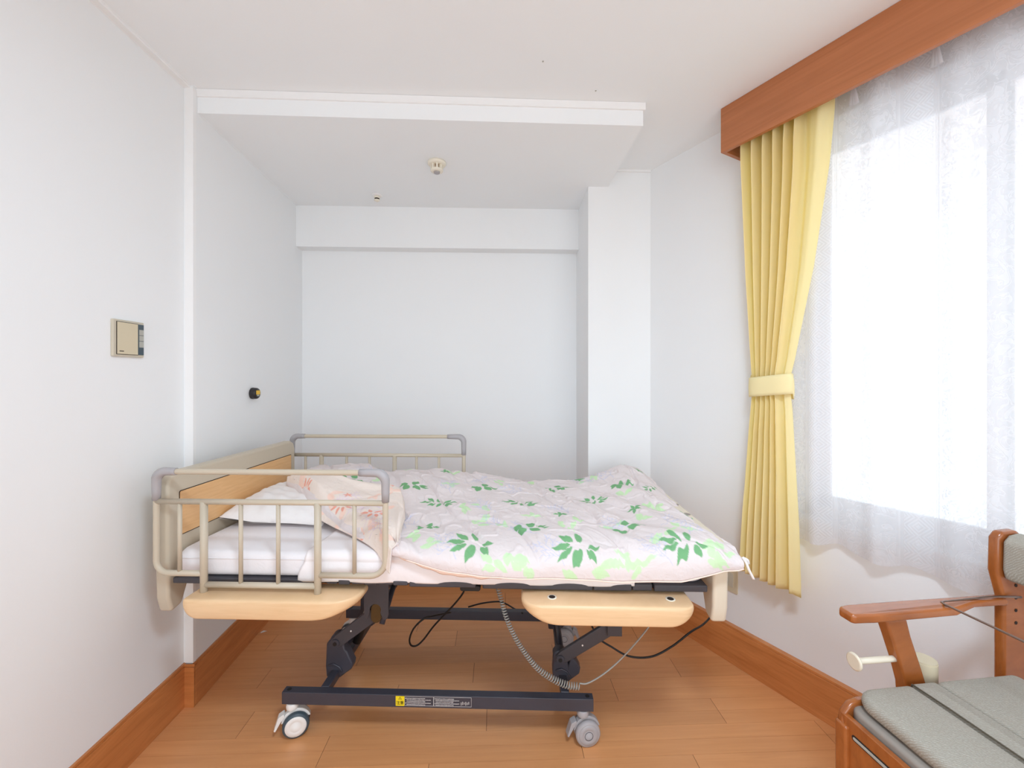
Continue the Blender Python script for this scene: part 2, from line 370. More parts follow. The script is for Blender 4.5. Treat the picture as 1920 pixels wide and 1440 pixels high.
# floor: boards as real strips with hairline gaps over a darker bed
FA = math.atan(.0376); m = MB(); tone = []
BW = .1375; joints = {0: .333, 1: -.04, 2: .545, 3: -.11, 4: .30, 5: -.22, -1: -.25}
m.box(-2.2, 4.0, -2.0, 3.6, -.03, -.0014, 1); tone += [1.0]*6
r = -26
while r < 13:
    off = joints.get(r, random.random()); y0 = 1.72+(r-1)*BW+BW*0  # row r spans y0..y0+BW
    for hlf in (0, 1):
        ya, yb = y0+hlf*BW/2+.0004, y0+(hlf+1)*BW/2-.0004
        for k in range(-4, 6):
            xa, xb = off+k*1.0+.0009, off+(k+1)*1.0-.0009
            if xb < -2.2 or xa > 4: continue
            m.add([(xa, ya, 0), (xb, ya, 0), (xb, yb, 0), (xa, yb, 0), (xa, ya, -.002), (xb, ya, -.002), (xb, yb, -.002), (xa, yb, -.002)],
                  [(0, 1, 2, 3), (0, 4, 5, 1), (1, 5, 6, 2), (2, 6, 7, 3), (3, 7, 4, 0)])
            tn = 0.94+0.12*random.Random(r*97+k*13+hlf*0).random()+0.02*hlf
            tone += [tn]*5
    r += 1
fl = m.build('floor', [M['floor'], M['gap']], normals=False); fl.rotation_euler = (0, 0, FA)
at = fl.data.attributes.new('tone', 'FLOAT', 'FACE'); at.data.foreach_set('value', tone); struct(fl, 'light brown wooden strip floor')
# baseboards
def baseboard(name, pts, h, th, label, inward=1):
    m = MB()
    for (x0, y0), (x1, y1) in zip(pts[:-1], pts[1:]):
        t = Vector((x1-x0, y1-y0)).normalized(); n = Vector((-t.y, t.x))*-inward
        c = lambda x, y, o: (x+n.x*o, y+n.y*o)
        vbox(m, [c(x0, y0, -.002), c(x1, y1, -.002), c(x1, y1, th), c(x0, y0, th)], 0, h-.012)
        vbox(m, [c(x0, y0, -.002), c(x1, y1, -.002), c(x1, y1, th-.004), c(x0, y0, th-.004)], h-.012, h)
    return struct(m.build(name, M['base'], bevel=.0015, seg=2), label)
BH = .187
baseboard('baseboard_left', [(WL(BACK), BACK), (WL(EL)-.0, EL)], BH, .014, 'brown wooden baseboard')
baseboard('baseboard_alcove', [(WL(EL), EL-.01), (WA(EL)+.013, EL-.01)], BH, .006, 'short return of the baseboard at the alcove corner')
baseboard('baseboard_alcove_left', [(WA(EL), EL-.004), (WA(2.985), 2.985)], BH, .012, 'brown wooden baseboard')
baseboard('baseboard_back', [(-1.5, bw(-1.5)), (.47, bw(.47))], BH, .012, 'brown wooden baseboard')
baseboard('baseboard_column', [(.471, 3.08), (.471, 2.604), (.87, 2.619)], BH, .012, 'brown wooden baseboard')
p0 = WRM @ Vector((0, 0, 0)); p1 = WRM @ Vector((L-.1, 0, 0))
baseboard('baseboard_right', [(p0.x, p0.y), (p1.x, p1.y)], BH, .03, 'brown wooden baseboard')

# lamp added on the ceiling out of view, to brighten floor and walls
cl_ = empty('fill_lamp', (.35, .10, CZ), 0, 'round white fill lamp added on the ceiling, out of view', 'fill lamp')
m = MB(); m.lathe([(.25, 0), (.25, -.03), (.24, -.035), (0, -.036)], (0, 0, 0), 'Z', 40); m.build('fill_lamp_base', M['white'], cl_)
m = MB(); m.lathe([(.24, -.035), (.235, -.07), (.18, -.095), (0, -.10)], (0, 0, 0), 'Z', 40); m.build('fill_lamp_shade', M['white'], cl_)
ld = bpy.data.lights.new('fill_light', 'AREA'); ld.shape = 'DISK'; ld.size = .44; ld.energy = FILL_LAMP_W; ld.color = (.70, .855, 1)
lo_ = bpy.data.objects.new('fill_light', ld); COL.objects.link(lo_); lo_.location = (.35, .10, CZ-.11)
# ---------------------------------------------------------------- curtain box, curtains
def wl_root(name, s, y, z, label, cat, group=None):
    p = WRM @ Vector((s, y, z)); return empty(name, p, WR_A, label, cat, group)
VS0, VO, VZ = .585, .175, 2.513
vr = wl_root('curtain_box', 0, 0, VZ, 'long brown wooden curtain box fixed above the window at the ceiling', 'curtain box')
m = MB(); m.box(VS0, 3.3, -VO, -VO+.02, 0, CZ-VZ-.001); m.build('front_board', M['val'], vr, bevel=.0015)
m = MB(); m.box(VS0, VS0+.018, -VO+.02, -.001, 0, CZ-VZ-.001); m.build('end_board', M['val'], vr, bevel=.0015)
m = MB(); m.box(3.28, 3.3, -VO+.02, -.001, 0, CZ-VZ-.001); m.build('end_board', M['val'], vr, bevel=.0015)
m = MB(); m.box(VS0+.03, 3.27, -.112, -.094, CZ-VZ-.03, CZ-VZ-.001); m.build('curtain_rail', M['alu'], vr)
m = MB(); m.box(VS0+.03, 3.27, -.062, -.044, CZ-VZ-.03, CZ-VZ-.001); m.build('curtain_rail', M['alu'], vr)
# loose thread hanging on the front of the curtain box
p = [WRM @ Vector((s, -VO-.003, z)) for s, z in ((1.497, 2.66), (1.5, 2.63), (1.499, 2.60), (1.494, 2.573))]
tag(MB().tube(spline(p, 5), .0007, 6).build('loose_thread', M['tape']), 'thin white loose thread hanging down the front of the curtain box', 'thread')

def interp(x, xs, ys): return float(np.interp(x, xs, ys))
# yellow curtain
cr = wl_root('curtain', .76, -.10, 0, 'yellow curtain gathered by a band at the left side of the window', 'curtain')
NU, NV = 260, 150; ZT, ZB = 2.68, .525
zl = [ZB, .80, 1.30, 1.36, 1.45, 1.52, 1.9, 2.3, 2.5, ZT]
lo = [.638, .652, .690, .694, .694, .690, .668, .655, .650, .650]
hi = [.900, .893, .868, .862, .862, .878, .950, 1.005, 1.022, 1.03]
NW = 6.5; vs = []; uvs = []
for j in range(NV+1):
    z = ZB+(ZT-ZB)*j/NV; a, b = interp(z, zl, lo), interp(z, zl, hi)
    amp = interp(z, [ZB, 1.2, 1.38, 1.6, 2.45, ZT], [.026, .020, .012, .020, .030, .022])
    for i in range(NU+1):
        u = i/NU
        # folds crowd to the left, one broad flat face at the right
        g = u*1.22 if u < .70 else .854+(u-.70)*.487
        ph = 2*PI*NW*(g+.018*math.sin(7*u+z*.8)+.01*math.sin(3*z))
        k = 1.0 if u < .76 else max(.0, 1-(u-.76)/.24*.85)
        o = -amp*k*(math.sin(ph)+.28*math.sin(2*ph+.6+z))
        if z > 2.36:      # pinch pleats under the tape
            o += -.010*k*max(0, math.sin(2*PI*3.2*u))*((z-2.36)/.3)
        sx = a+(b-a)*u+.004*k*math.cos(ph)
        zz = z
        if j == 0: zz = z+.004*math.sin(ph)-.012*u
        bow = .014*math.sin(PI*u)*interp(z, [ZB, 1.38, ZT], [.4, 1, .3])
        vs.append((sx-.76, o-bow, zz))
fs = [(j*(NU+1)+i, j*(NU+1)+i+1, (j+1)*(NU+1)+i+1, (j+1)*(NU+1)+i) for j in range(NV) for i in range(NU)]
m = MB(); m.add(vs, fs, 0, True); c1 = m.build('drape', M['yellow'], cr, normals=False)
md = c1.modifiers.new('s', 'SOLIDIFY'); md.thickness = .0015
m = MB(); n = 40                                   # stitched hem line
rng_ = [i for i in range(0, NU+1, 4)]
# tie band: closed ring round the waist, wider than the drape there
ring = []
for k in range(48):
    t = 2*PI*k/48; cx, hw, hd = .778, .094, .034
    ring.append((cx-.76+hw*math.copysign(abs(math.cos(t))**.7, math.cos(t)), -.004+hd*math.copysign(abs(math.sin(t))**.8, math.sin(t))))
for j in range(7):
    h = j/6
    m.add([], [])
vsb = []; 
for j in range(7):
    h = j/6; z0 = 1.358+.088*h
    for (x, y) in ring: vsb.append((x*(1+.02*math.sin(PI*h)), y*(1+.06*math.sin(PI*h)), z0+(x/.094)*.010*(1 if y < 0 else -1)))
m.add(vsb, [(j*48+k, j*48+(k+1) % 48, (j+1)*48+(k+1) % 48, (j+1)*48+k) for j in range(6) for k in range(48)], 0, True)
tb = m.build('tie_band', M['yband'], cr); md = tb.modifiers.new('s', 'SOLIDIFY'); md.thickness = .003
tb['label'] = 'pale yellow band tied around the curtain'

# lace curtain
NU, NV = 560, 60; ZT, ZB = 2.685, .747; S0, S1 = .79, 3.2
vs = []; uv = []
for j in range(NV+1):
    t = j/NV; z = ZB+(ZT-ZB)*t
    for i in range(NU+1):
        u = i/NU; s = S0+(S1-S0)*u
        ph = 2*PI*(s-.98)/.235
        w = .018*math.sin(ph+.5*math.sin(ph*.37))+.007*math.sin(ph*2.3+1.2)
        sharp = max(0, math.cos(ph/2+.5))**18
        top = max(0, (t-.90)/.10)
        o = -.042+w*(1-.35*t)-.014*sharp*top
        dz = (.010*math.sin(ph+.8)+.004*math.sin(ph*2.1)) if j == 0 else 0
        vs.append((s, o, z+dz)); uv.append((s*1.12, z-ZB))
fs = [(j*(NU+1)+i, j*(NU+1)+i+1, (j+1)*(NU+1)+i+1, (j+1)*(NU+1)+i) for j in range(NV) for i in range(NU)]
m = MB(); m.add(vs, fs, 0, True)
lr = m.build('lace_curtain', M['lace'], None, normals=False); lr.matrix_world = WRM
ul = lr.data.uv_layers.new(name='UVMap')
li = np.zeros(len(lr.data.loops), dtype=np.int32); lr.data.loops.foreach_get('vertex_index', li)
ul.data.foreach_set('uv', np.array(uv)[li].astype(np.float32).ravel())
tag(lr, 'white lace curtain with scrolls and diamond bands hanging over the window', 'lace curtain')
for s in (1.075, 1.31, 1.545, 1.78, 2.02):
    m = MB()
    for dx in (-.010, 0, .010):
        m.tube([(s+dx*1.6, -.072, 2.665), (s+dx, -.074, 2.60), (s+dx*.35, -.076, 2.565), (s+dx*1.0, -.070, 2.50)], [.007, .007, .0045, .008], 8, sx=.8)
    m.build('pinch_pleat', M['lace'], lr)

# ---------------------------------------------------------------- small things on walls and ceiling
def LWP(d, z, o=0): return Vector((WL(d)+o, d, z))
ang = math.atan2(1, -.038)                          # direction of the left wall, away from the viewer
r = empty('intercom_panel', LWP(1.565, 1.584), ang-PI/2, 'square beige intercom panel with a dark strip on the left wall', 'wall panel')
# local: y = along wall (away), x = out of the wall
m = MB(); m.prism(rrect(-.0655, .0655, -.067, .067, .003), lambda p, q, h: Vector((h, p, q)), 0, .010); m.build('housing', M['plate2'], r, bevel=.002)
m = MB(); m.box(.0095, .0125, -.052, .036, -.058, .058); m.build('cover', M['plate'], r, bevel=.0008)
m = MB(); m.box(.0095, .0118, .038, .0625, -.058, .058); m.build('button_strip', M['teal'], r)
for z0, z1 in ((-.029, -.006), (-.004, .016), (.018, .038)):
    m = MB(); m.box(.0117, .0135, .041, .0605, z0, z1); m.build('button_label', M['lab'], r)
m = MB(); m.box(.0124, .0128, -.043, -.025, -.049, -.046); m.build('maker_mark', M['hole'], r)
m = MB(); m.box(.0095, .0119, -.0535, .0365, .058, .0595).box(.0095, .0119, -.0535, .0365, -.0595, -.058).box(.0095, .0119, -.0535, -.052, -.058, .058); m.build('cover_gap', M['hole'], r)

ang2 = math.atan2(1, -.076)
r = empty('call_button', (WA(2.325), 2.325, 1.353), ang2-PI/2, 'small round black wall device with a yellow sticker above the headboard', 'wall button')
m = MB(); m.lathe([(.026, 0), (.031, .002), (.032, .010), (.030, .013), (.031, .016), (.030, .028), (.026, .034), (.0, .0345)], (0, 0, 0), 'X', 40); m.build('housing', plain('brown_black_plastic', srgb(38, 32, 32), .35), r)
m = MB(); m.box(.034, .0357, -.019, .019, -.006, .016); m.build('sticker', plain('amber_sticker', srgb(235, 190, 50), .5), r, bevel=.0004)
m = MB(); m.box(.034, .0355, -.012, .010, -.015, -.007); m.build('sticker', M['lab'], r)['label'] = 'small grey sticker'

r = empty('smoke_detector', (-.412, 2.31, SZ), 0, 'round ivory smoke detector on the soffit above the bed', 'smoke detector')
m = MB(); m.lathe([(.050, 0), (.050, -.010), (.046, -.016), (.030, -.018)], (0, 0, 0), 'Z', 40); m.build('base', M['ivory'], r)
m = MB(); m.lathe([(.022, -.016), (.022, -.046)], (0, 0, 0), 'Z', 24); m.build('sensor_core', plain('taupe_mesh', srgb(176, 152, 130), .7), r)
for k in range(8):
    a = 2*PI*k/8+.2; m = MB(); m.box(.0215, .034, -.005, .005, -.048, -.014, 0, Matrix.Rotation(a, 4, 'Z')); m.build('rib', M['ivory'], r, bevel=.001)
m = MB(); m.lathe([(.034, -.040), (.033, -.050), (.022, -.053), (.0, -.053)], (0, 0, 0), 'Z', 32); m.build('cap', M['ivory'], r)
m = MB(); m.lathe([(.017, -.0525), (.016, -.060), (.0, -.061)], (0, 0, 0), 'Z', 24); m.build('thermistor', M['grey'], r)
r = empty('sprinkler_head', (-.873, 2.725, SZ), 0, 'small white sprinkler head near the back edge of the soffit', 'sprinkler')
m = MB(); m.lathe([(.034, 0), (.034, -.004), (.026, -.008)], (0, 0, 0), 'Z', 32); m.build('escutcheon', M['wtrim'], r)
m = MB(); m.lathe([(.018, -.007), (.018, -.020), (.016, -.021)], (0, 0, 0), 'Z', 24); m.build('barrel', M['ivory'], r)
m = MB(); m.lathe([(.015, -.0205), (.015, -.030)], (0, 0, 0), 'Z', 20); m.build('recess', M['hole'], r)
m = MB(); m.lathe([(.018, -.030), (.018, -.036), (.008, -.041)], (0, 0, 0), 'Z', 24); m.build('deflector', M['ivory'], r)
for k, (px, py) in enumerate(((1018, 115), (1117, 170))):
    d = F*(CZ-H)/(HY-py); m = MB(); m.lathe([(.0038, 0), (.003, -.002), (0, -.0022)], (0, 0, 0), 'Z', 12)
    o = m.build('ceiling_screw', M['lab']); o.location = ((px-960)/F*d, d, CZ)
    tag(o, ['tiny grey screw head in the ceiling, the one nearer the viewer', 'tiny grey screw head in the ceiling, the one nearer the curtain box'][k], 'screw', 'screw heads in the ceiling')

r = wl_root('power_outlet', .523, 0, .41, 'beige wall outlet behind the foot of the bed under the yellow curtain', 'outlet')
m = MB(); m.prism(rrect(-.037, .037, -.062, .062, .004), lambda p, q, h: Vector((p, -h, q)), 0, .007); m.build('cover_plate', M['plate'], r, bevel=.0015)
m = MB(); m.box(-.016, .016, -.0085, -.0065, -.036, .036); m.build('socket_insert', M['plate2'], r, bevel=.001)

# ---------------------------------------------------------------- the bed
YAW = -math.radians(1.78); B0 = Vector((-1.308, 1.538, 0))
BM = Matrix.Translation(B0) @ Matrix.Rotation(YAW, 4, 'Z'); BI = BM.inverted()
bed = empty('care_bed', B0, YAW, 'raised adjustable care bed with beige rails and dark metal undercarriage', 'bed')
def at(px, py, z):                                   # pixel on a horizontal plane -> bed coordinates
    d = F*(H-z)/(py-HY); p = BI @ Vector(((px-960)/F*d, d, z)); return p
def atv(px, py, v):                                  # pixel on the vertical plane at bed depth v -> bed coordinates
    k = (px-960)/F; c, s_ = math.cos(YAW), math.sin(YAW)
    # B0 + a*(c,s) + v*(-s,c)
    X0, D0 = B0.x-s_*v, B0.y+c*v; a = (k*D0-X0)/(c-k*s_); d = D0+a*s_
    return Vector((a, v, H-(py-HY)*d/F))

# side rails ----------------------------------------------------
def side_rail(v, x0, x1, legs, bars, front):
    zt, zm, zb, zl, zh = 1.098, .989, .728, .688, .655
    R = .034; o = []; rr = .0105
    # outer loop
    pts = [(x0+rr, zm)] if False else []
    path = []
    def corner(cx, cz, a0, a1, r): return [(cx+r*math.cos(math.radians(a0+(a1-a0)*i/6)), cz+r*math.sin(math.radians(a0+(a1-a0)*i/6))) for i in range(7)]
    A, B = x0+rr, x1-rr
    path += [(legs[1], zb)]+corner(B-R*1.6, zb+R*1.6, 270, 360, R*1.6)+corner(B-R, zt-R, 0, 90, R)+corner(A+R, zt-R, 90, 180, R)+corner(A+R*1.3, zb+R*1.3, 180, 270, R*1.3)+[(legs[0], zb)]
    m = MB(); m.tube([(p[0], v, p[1]) for p in path], rr, 12)
    fr = m.build('side_rail', M['beige'], bed)
    fr['label'] = 'beige tubular side rail with grey corner grips'
    mm = MB(); mm.tube([(A, v, zm), (B, v, zm)], .0105, 12); mm.build('middle_bar', M['beige'], fr)
    # gap in the bottom between legs: lower bar
    mm = MB(); mm.tube([(legs[0], v, zl), (legs[1], v, zl)], .0105, 12); mm.build('lower_bar', M['beige'], fr)
    for l in legs:
        mm = MB(); mm.tube([(l, v, zm), (l, v, zh-.05)], .0125, 14); mm.build('post', M['beige'], fr)
    for b in bars:
        z1 = zl if legs[0] < b < legs[1] else zb
        mm = MB(); mm.tube([(b, v, zm), (b, v, z1)], .0075, 10); mm.build('bar', M['beige'], fr)
    for side in (0, 1):
        if side == 0: pp = [(A, zt-.105)]+[(A, zt-.07)]+corner(A+R, zt-R, 180, 90, R)+[(A+.06, zt), (A+.075, zt)]
        else: pp = [(B, zt-.105)]+[(B, zt-.07)]+corner(B-R, zt-R, 0, 90, R)+[(B-.07, zt), (B-.095, zt)]
        n = len(pp); rs = [.0130]+[.0140]+[.0150, .0160, .0168, .0170, .0168, .0160, .0150]+[.0140]+[.0130]
        mm = MB(); mm.tube([(p[0], v, p[1]) for p in pp], rs, 14); mm.build('corner_grip', M['grey'], fr)['label'] = 'grey plastic corner grip'
    return fr
fr = side_rail(0, 0, .865, (.188, .608), (.098, .325, .463, .742), True)
# back rail is longer, one bar more
x1b = atv(873, 818, .93).x; x0b = atv(545, 818, .93).x
lb = [atv(x, 855, .93).x for x in (573, 603, 650, 693, 740, 781, 823)]
side_rail(.93, x0b, x1b, (lb[1], lb[4]), (lb[0], lb[2], lb[3], lb[5], lb[6]), False)

# wooden rail holders
def holder(x0, x1, v0, v1, z0, z1, bl, br, pl_r, pr_r, holes):
    # front silhouette with elliptical lower corners, plan view with rounded near corners
    def ell(cx, cz, rx, rz, a0, a1, n=12): return [(cx+rx*math.cos(math.radians(a0+(a1-a0)*i/n)), cz+rz*math.sin(math.radians(a0+(a1-a0)*i/n))) for i in range(n+1)]
    rt = .010
    pl = ell(x0+bl[0], z0+bl[1], bl[0], bl[1], 180, 270)+ell(x1-br[0], z0+br[1], br[0], br[1], 270, 360)+ell(x1-rt, z1-rt, rt, rt, 0, 90, 4)+ell(x0+rt, z1-rt, rt, rt, 90, 180, 4)
    m = MB(); s = 1 if v1 > v0 else -1; D = abs(v1-v0); cx = (x0+x1)/2; cz = (z0+z1)/2; n = len(pl); vs = []
    deps = [0, .002, .005, .009, .014, .02, .028, .038, .05, .065, .085, D]
    ins = lambda Rr, dp: 0 if dp >= Rr else Rr-math.sqrt(Rr*Rr-(Rr-dp)**2)
    for dp in deps:
        il, ir = ins(pl_r, dp), ins(pr_r, dp); eb = .007-.007*math.sqrt(max(0, 1-(1-min(1, dp/.009))**2))
        for (x, z) in pl:
            wl_, wr_ = max(0, (cx-x)/(cx-x0)), max(0, (x-cx)/(x1-cx))
            zc = z-math.copysign(eb, z-cz)
            vs.append((x+il*wl_**3-ir*wr_**3, v0+s*dp, zc))
    fs = [tuple(range(n)), tuple(reversed(range((len(deps)-1)*n, len(deps)*n)))]
    for j in range(len(deps)-1):
        for k in range(n): fs.append((j*n+k, (j+1)*n+k, (j+1)*n+(k+1) % n, j*n+(k+1) % n))
    m.add(vs, fs, 0, True)
    o = m.build('rail_holder', M['beech'], bed)
    md = o.modifiers.new('es', 'EDGE_SPLIT'); md.split_angle = math.radians(50)
    hv = 0 if s > 0 else .93
    for h in holes:
        q = MB(); q.lathe([(.0165, z1-.002), (.0165, z1+.0012), (.012, z1+.0014)], (h, hv, 0), 'Z', 24); rg = q.build('hole_rim', M['ivory'], o)
        q = MB(); q.lathe([(.0115, z1-.0005), (.0115, z1+.0016)], (h, hv, 0), 'Z', 20); q.build('socket_hole', M['hole'], o)
    return o
zt, zb = .662, .594
a0, a1 = atv(337, 1130, -.06).x, atv(664, 1130, -.06).x
holder(a0, a1, -.06, .07, zb, zt, (.055, .052), (.16, .056), .02, .09, ())
b0, b1 = atv(977, 1140, -.06).x, atv(1309, 1150, -.06).x
hs = [atv(1035, 1123, 0).x, atv(1257, 1127, 0).x]
holder(b0, b1, -.06, .07, zb, zt, (.13, .056), (.085, .054), .07, .045, hs)
holder(a0, a1, .99, .86, zb, zt, (.055, .052), (.16, .056), .02, .09, ())
holder(b0, b1, .99, .86, zb, zt, (.13, .056), (.085, .054), .07, .045, hs)

# head and foot boards
def end_board(name, xa, xb, v0, v1, z0, z1, sgn, panel):
    # profile in (v,z): legs reach lower at both ends, centre bottom is higher
    pl = [(v0+.02, z0), (v0+.07, z0+.01), (v0+.095, z0+.07)]+[(v0+.16, z0+.11), (v1-.16, z0+.11)]+[(v1-.095, z0+.07), (v1-.07, z0+.01), (v1-.02, z0)]
    pl += [(v1-.004, z0+.06), (v1, z0+.2), (v1, z1-.05), (v1-.012, z1-.015), (v1-.04, z1), (v0+.04, z1), (v0+.012, z1-.015), (v0, z1-.05), (v0, z0+.2), (v0+.004, z0+.06)]
    m = MB(); m.prism(pl, lambda p, q, h: Vector((h, p, q)), xa, xb)
    return m.build(name, M['beige'] if sgn > 0 else M['cream'], bed, bevel=.012, seg=4)
hb = end_board('headboard', -.025, .026, .03, .90, .556, 1.080, 1, True)
m = MB(); m.prism(rrect(.085, .855, .835, 1.002, .006), lambda p, q, h: Vector((h, p, q)), .024, .0285); m.build('wood_panel', M['panel'], hb, bevel=.001)['label'] = 'light wood panel inset in the headboard'
m = MB(); m.prism(rrect(.082, .858, .832, 1.005, .008), lambda p, q, h: Vector((h, p, q)), .022, .0270); m.build('panel_gap', M['hole'], hb)
fb = end_board('footboard', 2.030, 2.085, .035, .90, .55, .845, -1, False)
for v_ in (.36, .50):
    m = MB(); m.lathe([(.016, .842), (.016, .8465), (.010, .847)], (2.058, v_, 0), 'Z', 20); m.build('screw_cap', M['hplast'], fb)

# mattress platform
m = MB(); zq0, zq1 = .672, .694
xs = [.03, .30, .62, .655]
segs = [(.04, .60), (.62, .662), (.666, .71), (.714, .76), (.764, .81), (.814, .865), (.87, .925), (.93, 1.175), (1.20, 1.60), (1.603, 1.74), (1.743, 1.815), (1.82, 2.01)]
for i, (xa, xb) in enumerate(segs):
    xa_ = atv(0, 0, 0).x
    q = MB(); dz = .004 if i in (9, ) else 0
    q.box(xa, xb, .035+(.004 if i in (1, 3, 5, 10) else 0), .895, zq0+(.004 if i in (1, 2, 3, 4, 5, 6) else -.003*(i > 7)), zq1)
    q.build('platform_slat', M['darkp'], bed, bevel=.005)
m = MB()
m.box(.1, 2.0, .12, .15, .64, .672).box(.1, 2.0, .78, .81, .64, .672).box(.1, .14, .15, .78, .64, .672).box(1.96, 2.0, .15, .78, .64, .672).box(.60, .72, .15, .78, .642, .668).box(1.30, 1.36, .15, .78, .642, .668)
m.build('upper_frame', M['dark'], bed, bevel=.002)
m = MB(); m.prism(rrect(1.115, 1.19, .652, .672, .008), lambda p, q, h: Vector((p, h, q)), .05, .11); m.build('release_lever', M['black'], bed, bevel=.003)
# motor box
m = MB(); m.box(.95, 1.10, .36, .56, .60, .672); m.build('control_box', M['darkp'], bed, bevel=.008)
# base: two long bars, two cross tubes
VB, VK = .16, .765; zb0, zb1 = .132, .181
xa, xb = atv(528, 1305, VB).x, atv(1113, 1320, VB).x
for nm, v in (('front', VB), ('rear', VK)):
    m = MB(); m.box(xa, xb, v, v+.035, zb0, zb1)
    fo = m.build('base_bar', M['dark'], bed, bevel=.002)
    for x in (xa+.022, xb-.022):
        q = MB(); q.lathe([(.0085, zb1-.001), (.0085, zb1+.0008)], (x, v+.0175, 0), 'Z', 20); q.build('bolt_hole', M['black'], fo)
    if nm == 'front': base_front = fo
XT = (atv(606, 1294, VB+.02).x, atv(1060, 1302, VB+.02).x)
for x in XT:
    m = MB(); m.box(x-.017, x+.017, VB+.034, VK+.001, zb1-.032, zb1+.002); m.build('cross_tube', M['dark'], bed, bevel=.004)
# lifting brackets, arms and fork plates at both sides
def lift(x, v, sgn, pivot, top, plate):
    yz = lambda th0, th1: (lambda p, q, h: Vector((p, v+h, q)))
    fn = lambda p, q, h: Vector((p, v+h, q))
    px, pz = pivot
    # bracket: boot-shaped casting that sits on the cross tube
    pl = [(x-.040, .150), (x-.044, .20), (x-.040, pz-.01)]+[(px+.030*math.cos(math.radians(t)), pz+.030*math.sin(math.radians(t))) for t in range(170, -20, -20)]
    pl += [(px+.036, pz-.035), (px+.046, .262), (x+.062, .235), (x+.074, .212), (x+.070, .188), (x+.045, .170), (x+.02, .150)]
    m = MB(); m.prism(pl, fn, 0, .045); b = m.build('lift_bracket', M['dark'], bed, bevel=.007, seg=4)
    q = MB(); q.tube([(x-.030, v-.002, .203), (x-.005, v-.002, .210), (x+.018, v-.002, .197), (x+.030, v-.002, .178)], .004, 8); q.build('cast_rib', M['dark'], b)
    # arm
    tx, tz = top; L_ = Vector((tx-px, tz-pz)); n_ = Vector((-L_.y, L_.x)).normalized(); e_ = L_.normalized()
    w = .026; c = lambda a, o: (px+e_.x*a+n_.x*o, pz+e_.y*a+n_.y*o); Ln = L_.length
    pl = [c(-.012, -w*.7), c(-.022, 0), c(-.012, w*.7), c(.02, w), c(Ln, w*1.1), c(Ln+.02, 0), c(Ln, -w*1.1), c(.02, -w)]
    m = MB(); m.prism(pl, fn, -.012, .006); a = m.build('lift_arm', M['darkp'], bed, bevel=.004)
    q = MB(); q.lathe([(.017, -.018), (.019, -.012), (.019, -.004)], (px, v, pz), 'Y', 28); q.build('pivot_bolt', M['dark'], a)
    q = MB(); q.lathe([(.008, -.0195), (.0085, -.017)], (px, v, pz), 'Y', 20); q.build('bolt_head', M['black'], a)
    cc = c(Ln*.42, .002); q = MB(); q.lathe([(.0035, -.0135), (.0035, -.0115)], (cc[0], v, cc[1]), 'Y', 12); q.build('rivet', M['white'], a)
    # lower edge label strip
    p0_, p1_ = c(Ln*.30, -w), c(Ln*.68, -w)
    return a
vL = VB+.13
pv = atv(631, 1203, vL); tp = atv(702, 1150, vL)
for v in (vL, VK-.10):
    lift(XT[0], v, 1, (pv.x, pv.z), (tp.x, tp.z), True)
pv2 = atv(1050, 1233, vL); tp2 = atv(1150, 1172, vL)
for v in (vL, VK-.10):
    lift(XT[1], v, 1, (pv2.x, pv2.z), (tp2.x, tp2.z), False)
for v in (vL-.05, VK-.04):
    f0, f1 = atv(681, 1100, vL-.05), atv(729, 1163, vL-.05); s0, s1 = atv(694, 1134, vL-.05), atv(713, 1134, vL-.05)
    zt_ = .672; zz = f1.z; sm = (s0.x+s1.x)/2; hw = (s1.x-s0.x)/2+.002
    pl = [(f0.x, zt_), (f1.x, zt_)]+[(f1.x-.002, zz+.02), (f1.x-.008, zz+.004), (f1.x-.02, zz), (s1.x+.008, zz+.006), (s1.x, zz+.03)]
    pl += [(sm+hw*math.cos(math.radians(t)), s0.z-hw+hw*math.sin(math.radians(t))+.003) for t in range(0, 181, 20)]
    pl += [(s0.x-.002, zz+.03), (s0.x-.01, zz+.008), (f0.x+.012, zz+.004), (f0.x+.003, zz+.02)]
    m = MB(); m.prism(pl, lambda p, q, h: Vector((p, v+h, q)), 0, .006)
    fp = m.build('fork_plate', M['darkp'], bed, bevel=.0015)
    m = MB(); cz_ = atv(703, 1153, vL-.05)
    pl = rrect(cz_.x-.021, cz_.x+.021, cz_.z-.040, cz_.z+.040, .0205, 8)
    m.prism(pl, lambda p, q, h: Vector((p, v+h, q)), .010, .034); m.build('motor_cap', M['bronze'], fp, bevel=.002)
# foot-end plates behind the holder
for v in (vL-.03, VK-.04):
    m = MB(); m.box(tp2.x-.03, tp2.x+.03, v, v+.006, tp2.z-.03, .672); m.build('fork_plate', M['darkp'], bed, bevel=.0015)
# cross shafts joining near and far arms
for (x, z) in ((tp.x, tp.z-.018), (tp2.x, tp2.z), (pv.x+.01, .24), (pv2.x+.01, .24)):
    m = MB(); m.tube([(x, vL+.01, z), (x, VK-.10, z)], .013, 14); m.build('cross_shaft', M['dark'], bed)
# actuator running up from the rear of the left bracket, with its silver sticker
m = MB(); A_ = Vector((XT[0]+.05, vL+.10, .24)); B_ = Vector((tp.x-.03, vL+.16, .50)); m.tube([A_, B_], .018, 16)
ac = m.build('actuator', M['black'], bed)
c_ = A_.lerp(B_, .30); d_ = A_.lerp(B_, .52); m = MB(); m.tube([c_, d_], .0186, 16); m.build('sticker', M['lab'], ac)
m = MB(); m.tube([atv(716, 1170, vL+.05), atv(738, 1098, vL+.15)], .012, 12); m.build('strut', M['dark'], bed)
m = MB(); m.box(tp2.x-.14, tp2.x-.09, vL+.08, vL+.12, .53, .64); sn = m.build('limit_switch', M['black'], bed, bevel=.003)
m = MB(); m.box(tp2.x-.126, tp2.x-.104, vL+.078, vL+.0805, .548, .60); m.build('switch_face', M['white'], sn)

